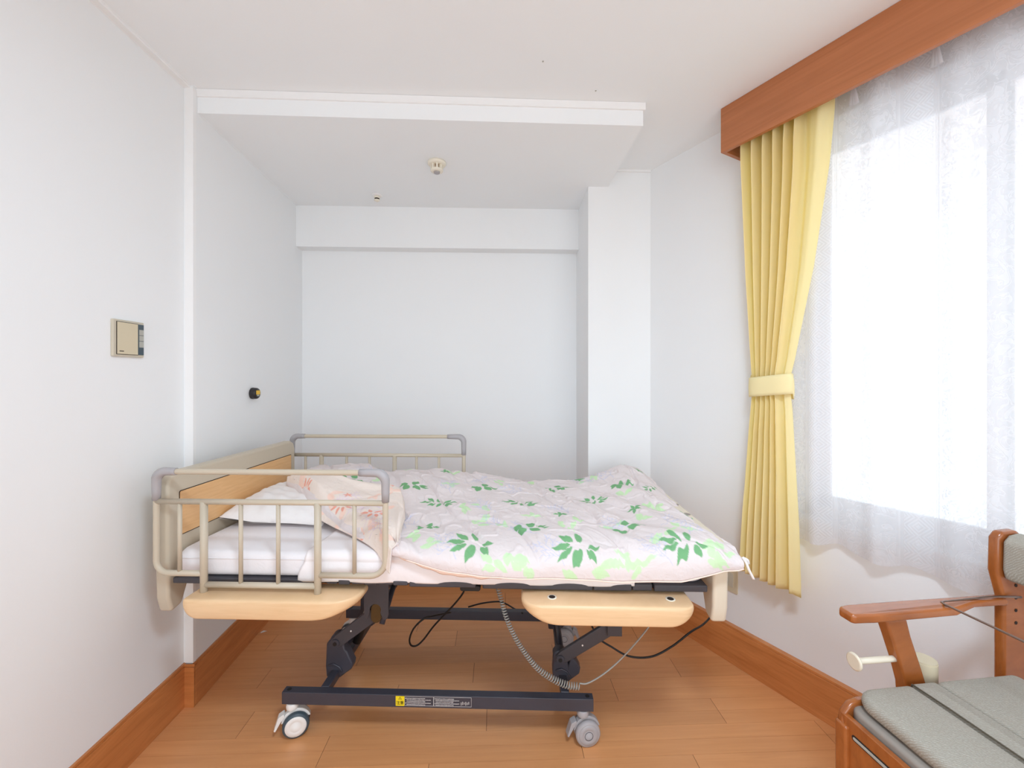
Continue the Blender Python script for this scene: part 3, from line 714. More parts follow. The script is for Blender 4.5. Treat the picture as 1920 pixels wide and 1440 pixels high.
# labels on the front bar
lx0, lz1 = atv(742, 1304.5, VB).x, 0
zA, zB = zb0+.008, zb1-.004
q = MB(); q.box(lx0, lx0+.035, VB-.0012, VB+.001, zA-.001, zB); yl = q.build('caution_label', M['ylab'], base_front); yl['label'] = 'small yellow caution label'
lx1 = atv(884, 1325, VB).x; lx0b = lx0+.036; midx = lx0b+(lx1-lx0b)*.435
q = MB()
for xa_, xb_, za_, zb_ in ((lx0b, lx1, zB-.001, zB), (lx0b, lx1, zA, zA+.001), (lx1-.001, lx1, zA, zB), (midx-.0012, midx+.0012, zA, zB), (lx0b, lx0b+.0006, zA, zB)):
    q.box(xa_, xb_, VB-.0008, VB+.001, za_, zb_)
rr_ = random.Random(3)
for blk0, blk1, frac in ((lx0b+.004, midx-.004, .93), (midx+.004, midx+(lx1-midx)*.66, 1)):
    for row in range(5):
        if row == 2 and blk0 < midx-.05: pass
        z = zB-.006-row*.0062; x = blk0+(.0035 if row not in (0, 3) else 0); end = blk0+(blk1-blk0)*(frac if row % 2 else frac*.78)
        while x < end:
            w = rr_.uniform(.0016, .0032); q.box(x, x+w, VB-.0009, VB+.001, z-.0034+rr_.uniform(0, .001), z-rr_.uniform(0, .001)); x += w+rr_.uniform(.0005, .0011)
for z in (zB-.007, zB-.0256): q.box(lx0b+.0015, lx0b+.0035, VB-.0010, VB+.001, z-.0025, z)
for k in range(6):
    x = midx+(lx1-midx)*(.72+.04*k); q.box(x, x+.0025, VB-.0009, VB+.001, zA+.006+.002*(k % 3), zA+.017+.003*(k % 2))
q.build('instruction_label', M['text'], base_front)['label'] = 'white printed instruction label'
try:
    tcu = bpy.data.curves.new('caution_text', 'FONT'); tcu.body = '注意'; tcu.size = .0155; tcu.align_x = 'CENTER'; tcu.extrude = .0002
    to = bpy.data.objects.new('caution_text', tcu); COL.objects.link(to); tcu.materials.append(M['black'])
    
    bpy.context.view_layer.update(); tme = bpy.data.meshes.new_from_object(to.evaluated_get(bpy.context.evaluated_depsgraph_get())); bpy.data.objects.remove(to)
    to = bpy.data.objects.new('caution_text', tme); COL.objects.link(to)
    to.parent = yl; to.location = (lx0+.0175, VB-.0018, zA+.006); to.rotation_euler = (PI/2, 0, 0)
    q = MB(); tx, tz = lx0+.0175, zB-.0125
    q.prism([(tx-.007, tz), (tx+.007, tz), (tx, tz+.0105)], lambda p, q_, h: Vector((p, VB-.0016+h, q_)), 0, .0006); wt = q.build('warning_triangle', M['black'], yl)
    q = MB(); q.prism([(tx-.0050, tz+.0013), (tx+.0050, tz+.0013), (tx, tz+.0084)], lambda p, q_, h: Vector((p, VB-.0020+h, q_)), 0, .0006); q.box(tx-.0006, tx+.0006, VB-.0024, VB-.002, tz+.002, tz+.006, 1); q.build('warning_sign', [M['ylab'], M['black']], yl)
except Exception as e: print('text', e)

# casters
def caster(x, v, col, rot, brake, ring, name_label):
    r = .0495; mt = Matrix.Translation((x, v, 0)) @ Matrix.Rotation(rot, 4, 'Z')
    e = MB()                                       # housing: stem + swivel top + arched cover
    e.lathe([(.010, .090), (.010, .132)], (x, v, 0), 'Z', 16); e.lathe([(.022, .108), (.024, .120), (.020, .131)], (x, v, 0), 'Z', 20)
    pl = [(r*1.10*math.cos(math.radians(t))+.014, r+.003+r*1.12*math.sin(math.radians(t))) for t in range(15, 176, 16)]
    pl += [(.014-r*.55, r+.02), (.014+r*.55, r+.018)]
    e.prism(pl, lambda p, q, h: mt @ Vector((p, h, q)), -.0115, .0115)
    o = e.build('caster', M['white'] if ring else M['grey'], bed, bevel=.002)
    o['label'] = name_label
    for sgn in (-1, 1):
        w = MB(); w.lathe([(r*.78, .0), (r*.98, .003), (r, .008), (r*.98, .018), (r*.84, .0225)], (0, 0, 0), 'Y', 40)
        w.v = [tuple(mt @ Vector((p[0]+.014, sgn*(.0105+p[1]), p[2]+r))) for p in w.v]
        wo = w.build('wheel', M['teal'] if ring else M['grey'], o)
        w = MB(); w.lathe([(r*.82, .020), (r*.78, .0243), (r*.45, .0248), (r*.42, .0238), (r*.38, .0248), (0.0, .0255)], (0, 0, 0), 'Y', 40)
        w.v = [tuple(mt @ Vector((p[0]+.014, sgn*(.0105+p[1]), p[2]+r))) for p in w.v]
        w.build('hub_cap', M['white'] if ring else M['grey'], o)
        if not ring:
            w = MB(); w.tube([(.014+.016*math.cos(t*PI/12), 0.0362, r+.016*math.sin(t*PI/12)) for t in range(24)], .0008, 6, closed=True)
            w.v = [tuple(mt @ Vector((p[0], sgn*p[1], p[2]))) for p in w.v]; w.build('hub_ring', M['darkp'], o)
    if brake:
        w = MB(); w.prism([(-.030, .098), (-.050, .088), (-.066, .040), (-.060, .036), (-.040, .070), (-.026, .086)], lambda p, q, h: mt @ Vector((p, h, q)), -.015, .015)
        w.build('brake_lever', M['white'] if ring else M['grey'], o, bevel=.002)
    return o
cl, cr_ = atv(545, 1372, VB), atv(1092, 1372, VB)
caster(xa+.035, VB+.017, 0, math.radians(24), True, True, 'white caster with a brake lever')
caster(xb-.040, VB+.017, 0, math.radians(10), True, False, 'grey caster')
caster(xa+.035, VK+.017, 0, math.radians(160), True, True, 'white caster under the far bar')
caster(xb-.040, VK+.017, 0, math.radians(170), True, False, 'grey caster under the far bar')

# ---------------------------------------------------------------- mattress, pad, pillow, quilt
def puffy(name, mat, x0, x1, y0, y1, z0, z1, r, nx=60, ny=40, fz=None, label=None, cat=None, re=.04):
    # rounded slab as a superellipse-edged closed surface
    m = MB(); vs = []; NXY = nx
    pl = rrect(x0, x1, y0, y1, re, 8); n = len(pl); cx, cy = (x0+x1)/2, (y0+y1)/2
    # dense perimeter
    dense = []
    for i in range(n):
        a, b = Vector(pl[i]), Vector(pl[(i+1) % n]); k = max(1, int((b-a).length/.03))
        for j in range(k): dense.append(a.lerp(b, j/k))
    n = len(dense)
    prof = [(r, 0)]+[(r-r*math.sin(t), (z1-z0)*0+r*(1-math.cos(t))) for t in [PI/2*i/5 for i in range(1, 6)]]
    prof += [(0, (z1-z0)-r)]+[(r*(1-math.cos(t)), (z1-z0)-r+r*math.sin(t)) for t in [PI/2*i/5 for i in range(1, 6)]]
    rings = [(ins, z) for ins, z in prof]+[(r+.05, z1-z0), (r+.15, z1-z0), (r+.28, z1-z0)]
    for ins, z in rings:
        for p in dense:
            fx = (cx-x0-ins)/(cx-x0); fy = (cy-y0-ins)/(cy-y0)
            X, Y = cx+(p.x-cx)*max(fx, 0.02), cy+(p.y-cy)*max(fy, .02); Z = z0+z
            if fz: Z += fz(X, Y, z/(z1-z0))
            vs.append((X, Y, Z))
    fs = [tuple(range(n)), tuple(range((len(rings)-1)*n, len(rings)*n))]
    for j in range(len(rings)-1):
        for k in range(n): fs.append((j*n+k, j*n+(k+1) % n, (j+1)*n+(k+1) % n, (j+1)*n+k))
    m.add(vs, fs, 0, True); o = m.build(name, mat)
    o.matrix_world = BM; tag(o, label, cat); return o
mat_o = puffy('mattress', M['sheet'], .035, 2.015, .045, .885, .694, .787, .026,
    fz=lambda x, y, t: (.004*math.sin(9*x)*math.sin(11*y) if t > .9 else 0), label='thin mattress in a white fitted sheet on the care bed', cat='mattress', re=.05)
m = MB(); pth = [(p[0], p[1], .764) for p in rrect(.0345, 2.0155, .0445, .8855, .05, 6)]
m.tube(pth, .0022, 6, closed=True); m.build('seam', M['sheet'], mat_o)
# pad: a sheet laid across, hanging down the near side
x0p, x1p = .515, 1.75; NX, NY = 140, 60; vs = []
for j in range(NY+1):
    w = j/NY
    for i in range(NX+1):
        u = i/NX; x = x0p+(x1p-x0p)*u
        if w < .25:
            t = w/.25; y = .040-.006*math.sin(t*PI)*1; z = .688+t*(.770-.688)
            y += .003*math.sin(30*x)*(1-t)
            if u < .2: z = z
        elif w < .38:
            t = (w-.25)/.13; y = .036+.026*(1-math.cos(t*PI/2)); z = .770+.026*math.sin(t*PI/2)
        else:
            t = (w-.38)/.62; y = .062+t*.78; z = .796
        z += .0012*math.sin(22*x+3*y)*math.sin(17*y)
        # lower left corner rounded
        if u < .08 and w < .3: z += .0
        x2 = x+(.03*math.sin(min(1, w/.35)*PI/2)+.10*max(0, w-.35))*(1-u)*(1 if w > .22 else (w/.22))
        vs.append((x2, y, z-.0015))
fs = [(j*(NX+1)+i, j*(NX+1)+i+1, (j+1)*(NX+1)+i+1, (j+1)*(NX+1)+i) for j in range(NY) for i in range(NX)]
m = MB(); m.add(vs, fs, 0, True); pd = m.build('bed_pad', M['pad'], normals=False); pd.matrix_world = BM
md = pd.modifiers.new('s', 'SOLIDIFY'); md.thickness = .004; md.offset = 1
tag(pd, 'white bed pad draped across the mattress and down its near side', 'bed pad')

# pillow
def pillow():
    x0, x1, y0, y1 = .032, .485, .285, .83; zb_ = .792; N1, N2 = 60, 60; vs = []
    def pt(u, v, s):
        sx = math.copysign(abs(u)**.92, u); cx, cy = (x0+x1)/2, (y0+y1)/2
        ex = 1-.07*(1-abs(u))*0; pin = 1-.08*(1-v*v) if abs(u) > .98 else 1
        X = cx+u*(x1-x0)/2*(1-.06*(1-abs(v)**2)*abs(u)**3); Y = cy+v*(y1-y0)/2*(1-.06*(1-abs(u)**2)*abs(v)**3)
        h = max(0, (1-abs(u)**2.6))**.5*max(0, (1-abs(v)**2.6))**.5
        wr = .004*math.sin(17*u+5*v)*math.sin(9*v)*h+.003*math.sin(31*v+8*u)*h
        cz = zb_+.018+.012*max(0, -u)*(1-abs(v))
        Z = cz+s*(.088 if s > 0 else .017)*h+(wr if s > 0 else 0)
        if s > 0: Z += .006*(-u)
        # head side leans on the headboard
        Z += max(0, -u-.4)*.035
        return (X, Y, Z)
    for s in (1, -1):
        for j in range(N2+1):
            for i in range(N1+1): vs.append(pt(-1+2*i/N1, -1+2*j/N2, s))
    K = (N1+1)*(N2+1); fs = []
    for j in range(N2):
        for i in range(N1):
            a = j*(N1+1)+i; fs.append((a, a+1, a+N1+2, a+N1+1)); fs.append((K+a, K+a+N1+1, K+a+N1+2, K+a+1))
    m = MB(); m.add(vs, fs, 0, True)
    me = m.build('pillow', M['pillow'], normals=False)
    bm = bmesh.new(); bm.from_mesh(me.data); bmesh.ops.remove_doubles(bm, verts=bm.verts, dist=.0004); bmesh.ops.recalc_face_normals(bm, faces=bm.faces); bm.to_mesh(me.data); bm.free()
    me.matrix_world = BM; tag(me, 'flat white pillow against the headboard under the quilt', 'pillow')
    return me
pillow()

# quilt ---------------------------------------------------------
def smooth(x, a, b):
    t = np.clip((x-a)/(b-a), 0, 1); return t*t*(3-2*t)
def vnoise(x, y, seed=0, octs=3):
    out = 0*x; amp = 1
    for o in range(octs):
        r = np.random.default_rng(seed*31+o); g = r.random((64, 64)); f = 2**o
        X, Y = x*f+11.3*o, y*f+5.1*o; xi, yi = np.floor(X).astype(int), np.floor(Y).astype(int); fx, fy = X-xi, Y-yi
        fx = fx*fx*(3-2*fx); fy = fy*fy*(3-2*fy); G = lambda a, b: g[a % 64, b % 64]
        out = out+amp*((G(xi, yi)*(1-fx)+G(xi+1, yi)*fx)*(1-fy)+(G(xi, yi+1)*(1-fx)+G(xi+1, yi+1)*fx)*fy-.5); amp *= .5
    return out
QL, QR = .165, 2.115
NA, NWW = 640, 380
Aq, Wq = np.meshgrid(np.linspace(0, 1, NA+1), np.linspace(0, 1, NWW+1))
def quilt_surface(U, W):
    a = QL+(QR-QL)*U
    # right edge: slightly shorter towards the back
    vf = np.where(a < .87, .56-.80*(a-.17), 0.0-.012*smooth(a, .87, 1.1))
    vf = vf+.006*np.sin(9*a)
    vb = .915+.012*np.sin(7*a)+.01*np.sin(17*a+1)
    hem = np.interp(a, [.17, .35, .55, .87, .95, 1.05, 1.2, 1.5, 1.7, 1.9, 2.03, 2.115], [.905, .865, .812, .800, .782, .758, .742, .731, .727, .733, .765, .805])
    rd = np.interp(a, [.17, .8, 1.0, 2.0, 2.115], [.045, .06, .13, .135, .10])      # radius of roll in v
    arc_ = .17; L = (vb-vf); wt = 1-arc_
    t = np.clip((W-wt)/arc_, 0, 1)
    v = np.where(W < wt, vb-(vb-(vf+rd))*(W/wt), vf+rd-rd*np.sin(t*PI/2)**1.15)
    top = .842+.0*a
    # over the pillow
    top = top+.072*np.exp(-((a-.18)/.33)**4)*smooth(v, .12, .42)*(1-.15*smooth(v, .7, .9))
    # back ridge humps
    top = top+.060*np.exp(-((a-.72)/.38)**2)*smooth(v, .25, .85)
    top = top+.018*np.exp(-((a-1.15)/.2)**2)*smooth(v, .4, .9)
    top = top+.062*np.exp(-((a-1.93)/.22)**2)*smooth(v, .30, .9)+.020*np.exp(-((a-1.95)/.2)**2)
    top = top+.022*smooth(v, .2, .9)
    # puffs and creases
    top = top+.020*vnoise(a*4.5, v*4.5, 1, 3)
    ridx = vnoise(a*3.0+2*v, v*1.2, 4, 2); crs = np.abs(vnoise(a*6+v*3.5+.6*ridx, v*2.2, 2, 2))
    top = top-.012*np.exp(-(crs/.06)**2)
    # diagonal pull creases at the foot end
    q = (a-1.45)+(v-.35)*.9
    ft = smooth(a, 1.35, 1.75)
    top = top+.0045*(1-np.minimum(1, np.abs(vnoise(a*15+v*6, v*11, 21, 2))/.10))-ft*.006*(1-np.minimum(1, np.abs(vnoise(a*10+v*9, v*5-a*3, 25, 2))/.09))
    top = top+ft*.009*np.sin(34*(q+.03*np.sin(9*v)))*np.exp(-((v-.40)/.42)**2)
    th = hem+(top-hem)*np.cos(t*PI/2)**.85
    z = np.where(W < wt, top, th)
    # soft bulge on the hanging front
    v = v-np.where(a > .87, 1, .3)*.014*np.sin(t*PI)+.010*t*vnoise(a*9, W*3, 7, 2)*smooth(a, .8, 1.0)
    # back edge rolls down
    bk = smooth(W, 0, .045); z = z-(1-bk)**2*.05
    # foot edge rolls down; front corner droops
    e = smooth(a, 2.03, 2.115); z = z-e*(.028+.0*v)
    a2 = a-.055*smooth(v, .15, .5)*smooth(a, 1.8, 2.115)-.0*v
    return a2, v, z
A2, V2, Z2 = quilt_surface(Aq, Wq)
# print --------------------------------------------------------
# fabric coordinates in metres: along a, and arc length down the column
dW = np.hypot(np.diff(V2, axis=0), np.diff(Z2, axis=0)); arcl = np.vstack([np.zeros((1, NA+1)), np.cumsum(dW, axis=0)])
FX, FY = QL+(QR-QL)*Aq, arcl
FX = FX.ravel(); FY = FY.ravel()
P3 = np.stack([A2.ravel(), V2.ravel(), Z2.ravel()], 1)
cY, sY = math.cos(YAW), math.sin(YAW)
wx = B0.x+cY*P3[:, 0]-sY*P3[:, 1]; wy = B0.y+sY*P3[:, 0]+cY*P3[:, 1]
PX, PY = 960+F*wx/wy, HY+F*(H-P3[:, 2])/wy
base_c = np.array(srgb(228, 218, 217)[:3])
def fabric_at(px, py): i = int(np.argmin((PX-px)**2+(PY-py)**2)); return FX[i], FY[i]
def leaf_mask(X, Y, x0, y0, ang, ln, wd):            # pointed leaf from base (x0,y0)
    c, s = math.cos(ang), math.sin(ang); u = ((X-x0)*c+(Y-y0)*s)/ln; w = (-(X-x0)*s+(Y-y0)*c)
    ok = (u > 0) & (u < 1); prof = np.where(ok, wd*np.sin(PI*np.clip(u, 0, 1)**.8)**.9, 0)
    return np.clip((prof-np.abs(w))/.0022+.5, 0, 1)*ok
def paint(Cc, mask, col, k=1.0):
    mk = (mask*k)[:, None]; Cc[:] = Cc*(1-mk)+np.array(col)*mk
def local(X, Y, cx, cy, rad): return np.nonzero((np.abs(X-cx) < rad) & (np.abs(Y-cy) < rad))[0]
def sprig(Cc, X, Y, cx, cy, ang, s, col, kind=0, k=1.0):
    ix = local(X, Y, cx, cy, .16*s); x, y = X[ix]-cx, Y[ix]-cy
    ca, sa = math.cos(ang), math.sin(ang); lx, ly = (x*ca+y*sa)/s, (-x*sa+y*ca)/s
    sets = [
        [(-.016, -.002, PI*1.0, .058, .012), (-.008, -.012, PI*1.24, .060, .012), (.016, -.018, PI*1.42, .056, .011), (-.010, .008, PI*.80, .058, .011), (.014, .004, PI*.60, .072, .014), (.034, -.002, PI*.30, .042, .012), (.036, -.012, PI*-.04, .036, .010)],
        [(-.03, 0, PI*.95, .050, .008), (-.02, -.006, PI*1.2, .045, .009), (-.01, .004, PI*.72, .045, .009), (.005, -.006, PI*1.35, .045, .009), (.012, .003, PI*.55, .042, .009), (.02, -.006, -.75, .046, .009), (.03, .003, .45, .040, .008), (.032, -.002, -.12, .05, .007)],
        [(-.015, .002, PI*.80, .036, .014), (-.012, .008, PI*1.10, .034, .012), (.012, -.004, -PI*.42, .046, .017), (.016, .004, PI*.22, .052, .015), (-.006, .012, PI*.55, .050, .016), (.040, -.002, -.3, .040, .009), (.045, .004, .22, .044, .008)],
        [(0, 0, -.4, .034, .007), (0, 0, .5, .034, .007), (0, 0, PI*.55, .034, .007), (0, 0, PI*.95, .034, .006), (0, 0, PI*1.3, .030, .006)],
    ][kind]
    mk = np.zeros(len(ix))
    for (a, b, g, ln, wd) in sets: mk = np.maximum(mk, leaf_mask(lx, ly, a, b, g, ln, wd))
    sub = Cc[ix]; paint(sub, mk, col, k); Cc[ix] = sub
def twig(Cc, X, Y, cx, cy, ang, s, col, rnd, k=.55):
    ix = local(X, Y, cx, cy, .14*s); x, y = X[ix]-cx, Y[ix]-cy; mk = np.zeros(len(ix))
    def seg(x0, y0, x1, y1):
        dx, dy = x1-x0, y1-y0; t = np.clip(((x-x0)*dx+(y-y0)*dy)/(dx*dx+dy*dy), 0, 1)
        return np.clip(1.2-np.hypot(x-x0-t*dx, y-y0-t*dy)/.0016, 0, 1)
    def br(x0, y0, a, ln, dep):
        nonlocal mk
        px, py = x0, y0
        for i in range(3):
            a2 = a+rnd.uniform(-.25, .25); nx, ny = px+math.cos(a2)*ln/3, py+math.sin(a2)*ln/3
            mk = np.maximum(mk, seg(px, py, nx, ny)); px, py = nx, ny
            if dep > 0:
                for sg in (-1, 1): br(px, py, a+sg*rnd.uniform(.4, .8), ln*.45, dep-1)
    br(0, 0, ang, .10*s, 2)
    sub = Cc[ix]; paint(sub, mk, col, k); Cc[ix] = sub
C1 = np.tile(base_c, (len(FX), 1)).astype(float)
rnd = random.Random(11)
GREEN, LG, BLUE = srgb(122, 176, 126)[:3], srgb(202, 232, 186)[:3], srgb(196, 200, 226)[:3]
lights = [(928, 1058), (958, 1036), (988, 1050), (1150, 1052), (1182, 1046), (1196, 1060), (1328, 1012), (1350, 1034), (1330, 1048), (905, 948), (1000, 968), (902, 978), (945, 985), (1205, 972), (1172, 928), (1215, 945), (1115, 1075), (1075, 1080),
          (812, 1018), (845, 905), (865, 950), (1090, 905), (1080, 975), (1150, 990), (850, 890), (940, 905), (1000, 905), (1110, 890), (900, 985), (1060, 985), (1270, 990), (1240, 1000), (780, 1000), (720, 900), (690, 890), (775, 880), (985, 1065), (1230, 955)]
for (px, py) in lights:
    x, y = fabric_at(px, py)
    for q in range(3):
        an = rnd.uniform(0, 2*PI); ix = local(FX, FY, x, y, .08)
        mk = leaf_mask(FX[ix], FY[ix], x+rnd.uniform(-.015, .015), y+rnd.uniform(-.015, .015), an, rnd.uniform(.04, .065), rnd.uniform(.010, .016))
        sub = C1[ix]; paint(sub, mk, LG, .9); C1[ix] = sub
for (px, py, an) in [(855, 1048, -2.0), (1058, 1060, -2.1), (1262, 1060, -1.9), (930, 960, -2.4), (1080, 970, -2.2), (760, 990, -1.9), (845, 925, -1.9), (1120, 905, -2.2), (1190, 990, -2.3), (870, 905, -.6), (990, 925, -2.5), (1240, 985, -.8),
                     (1010, 1000, -2.4), (700, 895, -2.3), (1150, 895, -2.0), (1295, 1000, -1.2), (960, 990, -2.6)]:
    x, y = fabric_at(px, py); twig(C1, FX, FY, x, y, an, 1.15, BLUE, rnd, .75)
dark = [(882, 1018, .0, 1.0, 0), (1080, 1024, .05, 1.0, 0), (1282, 1022, .35, .95, 0), (1168, 990, -.1, 1.0, 2), (985, 986, .05, 1.0, 2), (796, 988, .15, .7, 2),
        (822, 943, .1, 1.0, 1), (975, 941, .05, 1.0, 1), (1112, 940, .35, .8, 1), (770, 908, .05, 1.0, 2), (902, 912, 0, 1.0, 2), (1038, 915, .1, .95, 2), (1160, 908, -.1, 1.0, 2),
        (1190, 953, .2, 1.0, 3), (1052, 963, .2, 1.0, 3), (836, 883, 0, .9, 3), (1085, 888, 0, .9, 3), (1198, 882, .3, .9, 3), (1220, 914, -.5, .7, 1), (1296, 962, .5, .6, 1), (655, 896, 0, .9, 2), (608, 893, .2, .6, 2)]
for (px, py, an, s, k) in dark:
    x, y = fabric_at(px, py); sprig(C1, FX, FY, x, y, an, s*(1.2 if py > 1005 else 1.1), GREEN, k, 1.0)

def grid_mesh(name, P_top, shape, thick, edgew, cols, mats, parent, world=True, lining=1, closed_back=True):
    nr, nc = shape; P = P_top.reshape(nr, nc, 3)
    # normals
    du = np.gradient(P, axis=1); dv = np.gradient(P, axis=0); N = np.cross(du, dv); N /= np.linalg.norm(N, axis=2, keepdims=True)+1e-9
    if N[nr//3, nc//2, 2] < 0: N = -N
    I, J = np.meshgrid(np.arange(nr), np.arange(nc), indexing='ij')
    ed = np.minimum(np.minimum(I, nr-1-I)/nr*1.0, np.minimum(J, nc-1-J)/nc*1.6)
    t = thick*(1-np.exp(-ed/edgew))+.0012
    Q = P-N*t[..., None]
    V = np.concatenate([P.reshape(-1, 3), Q.reshape(-1, 3)]); K = nr*nc
    idx = np.arange(K).reshape(nr, nc)
    f1 = np.stack([idx[:-1, :-1], idx[1:, :-1], idx[1:, 1:], idx[:-1, 1:]], -1).reshape(-1, 4)
    f2 = (f1[:, ::-1]+K)
    def strip(l): l = np.array(l); return np.stack([l[:-1], l[1:], l[1:]+K, l[:-1]+K], -1)
    sd = np.concatenate([strip(idx[0, ::-1]), strip(idx[-1, :]), strip(idx[::-1, -1]), strip(idx[:, 0])])
    Fc = np.concatenate([f1, f2, sd]); me = bpy.data.meshes.new(name); me.from_pydata(V.tolist(), [], Fc.tolist())
    for mm in mats: me.materials.append(mm)
    mi = np.zeros(len(Fc), dtype=np.int32); mi[len(f1):] = lining; me.polygons.foreach_set('material_index', mi)
    me.polygons.foreach_set('use_smooth', [True]*len(Fc))
    ca = me.color_attributes.new('print', 'FLOAT_COLOR', 'POINT')
    cc = np.ones((2*K, 4), dtype=np.float32); cc[:K, :3] = cols; cc[K:, :3] = base_c; ca.data.foreach_set('color', cc.ravel())
    bm = bmesh.new(); bm.from_mesh(me); bmesh.ops.recalc_face_normals(bm, faces=bm.faces); bm.to_mesh(me); bm.free()
    o = bpy.data.objects.new(name, me); COL.objects.link(o); o.parent = parent
    return o
quilt = grid_mesh('quilt', P3, (NWW+1, NA+1), .028, .02, C1, [M['quilt'], M['lining']], None)
quilt.matrix_world = BM
tag(quilt, 'white quilt printed with green leaf sprigs spread over the care bed', 'quilt')
# piping along the hem
hemp = P3.reshape(NWW+1, NA+1, 3)[-1, 250:, :]
m = MB(); m.tube([tuple(p+np.array([0, -.001, -.002])) for p in hemp[::6]], .0022, 8); m.build('hem_piping', M['lining'], quilt)
# lining peeping out below the hem near the fold
hp = P3.reshape(NWW+1, NA+1, 3)[-1, 232:385:4, :]; vs = []; n = len(hp)
for j in range(5):
    t = j/4
    for i, p in enumerate(hp):
        g = math.sin(PI*i/(n-1))**.7; vs.append((p[0]-.004*t, p[1]+.010-.004*math.sin(t*PI), p[2]+.004-.020*t*g+.002*math.sin(i*1.1)*t))
m = MB(); m.add(vs, [(j*n+i, j*n+i+1, (j+1)*n+i+1, (j+1)*n+i) for j in range(4) for i in range(n-1)], 0, True)
lp = m.build('lining_edge', M['lining'], quilt, normals=False); md = lp.modifiers.new('s', 'SOLIDIFY'); md.thickness = .002
# folded back corner ------------------------------------------
# triangle: K0=(.17,.56) K1=(.87,0) fold line, tip T=(.73,.64)
NF, NG = 240, 160
Uf, Wf = np.meshgrid(np.linspace(0, 1, NF+1), np.linspace(0, 1, NG+1))
K0, K1, T0, T1 = np.array([.160, .57]), np.array([.885, -.02]), np.array([.54, .86]), np.array([.775, .36])
T0 = np.array([.60, .76]); T1 = np.array([.80, .40])
ta = np.interp(Uf, [0, .22, .42, .52, .62, .8, 1], [.19, .50, .715, .765, .80, .855, .895]); tv = np.interp(Uf, [0, .22, .42, .52, .62, .8, 1], [.585, .55, .545, .51, .43, .25, .02])
fa = (K0[0]*(1-Uf)+K1[0]*Uf)*(1-Wf)+ta*Wf
fv = (K0[1]*(1-Uf)+K1[1]*Uf)*(1-Wf)+tv*Wf
fa = fa-.016*np.sin(PI*Uf)*(1-Wf)+.008*np.sin(11*Uf)*(1-Wf)
fv = fv+.006*np.sin(9*Uf+1)*(1-Wf)
def quilt_top(a, v):
    z = np.full(a.shape, .848)
    z = z+.072*np.exp(-((a-.18)/.33)**4)*smooth(v, .12, .42)
    z = z+.060*np.exp(-((a-.72)/.38)**2)*smooth(v, .25, .85)+.022*smooth(v, .2, .9)
    return z
fz = quilt_top(fa, fv)+.030+.012*vnoise(fa*6, fv*6, 9, 3)-.008*np.exp(-(np.abs(vnoise(fa*5+fv*4, fv*5-fa*2, 12, 2))/.05)**2)
lowz = np.interp(Uf, [0, .3, .6, .85, 1], [.915, .842, .815, .806, .792])
roll = smooth(Wf, 0, .20); fz = lowz*(1-roll**.6)+fz*roll**.6
# right side puffs up, then tucks down
fz = fz+.012*np.exp(-((Wf-.86)/.12)**2)-.030*smooth(Wf, .95, 1)**1.5
fz = fz-.045*smooth(Uf, .86, 1.0)**2*(1-.3*Wf)
fz = fz-.02*smooth(1-Uf, .93, 1)
PF = np.stack([fa.ravel(), fv.ravel(), fz.ravel()], 1)
cream = np.array(srgb(240, 226, 216)[:3]); C2 = np.tile(cream, (len(PF), 1)).astype(float)
wx = B0.x+cY*PF[:, 0]-sY*PF[:, 1]; wy = B0.y+sY*PF[:, 0]+cY*PF[:, 1]; PX, PY = 960+F*wx/wy, HY+F*(H-PF[:, 2])/wy
gx, gy = PF[:, 0].copy(), PF[:, 1].copy()
def f_at(px, py): i = int(np.argmin((PX-px)**2+(PY-py)**2)); return gx[i], gy[i]
CORAL, PK, LIL = srgb(240, 166, 146)[:3], srgb(250, 214, 198)[:3], srgb(226, 206, 222)[:3]
for (px, py) in [(560, 925), (600, 960), (640, 975), (690, 990), (620, 925), (700, 930), (665, 1000), (735, 920), (740, 950), (715, 1015)]:
    x, y = f_at(px, py)
    for q in range(3):
        ix = local(gx, gy, x, y, .09); mk = leaf_mask(gx[ix], gy[ix], x, y, rnd.uniform(0, 6.28), rnd.uniform(.04, .07), .013)
        sub = C2[ix]; paint(sub, mk, PK, .8); C2[ix] = sub
for (px, py, an) in [(640, 985, 1.0), (680, 1000, 1.4), (610, 950, .7), (715, 1000, 1.9), (655, 955, .5)]:
    x, y = f_at(px, py); twig(C2, gx, gy, x, y, an, 1.0, LIL, rnd, .8)
for (px, py, an, s, k) in [(572, 920, 2.6, .55, 1), (652, 928, .3, .6, 3), (640, 950, 2.9, .75, 1), (702, 962, 2.9, .9, 1), (740, 908, .4, .6, 3), (676, 1016, .3, .4, 3)]:
    x, y = f_at(px, py); sprig(C2, gx, gy, x, y, an, s, CORAL, k, .95)
fd = grid_mesh('turned_back_corner', PF, (NG+1, NF+1), .024, .03, C2, [M['quilt'], M['lining']], quilt, lining=0)
fd['label'] = 'turned back corner of the quilt with coral sprigs'
# ties at the foot corner
for k, pts in enumerate(([(2.112, -.005, .815), (2.120, -.012, .800), (2.128, -.018, .775), (2.142, -.022, .745)], [(2.114, -.003, .812), (2.130, -.004, .803), (2.136, 0, .788)])):
    m = MB(); m.tube(spline(pts, 6), .0045, 8, sx=.35); m.build('tie_tape', M['tape'], quilt)
del P3, C1, FX, FY, PX, PY

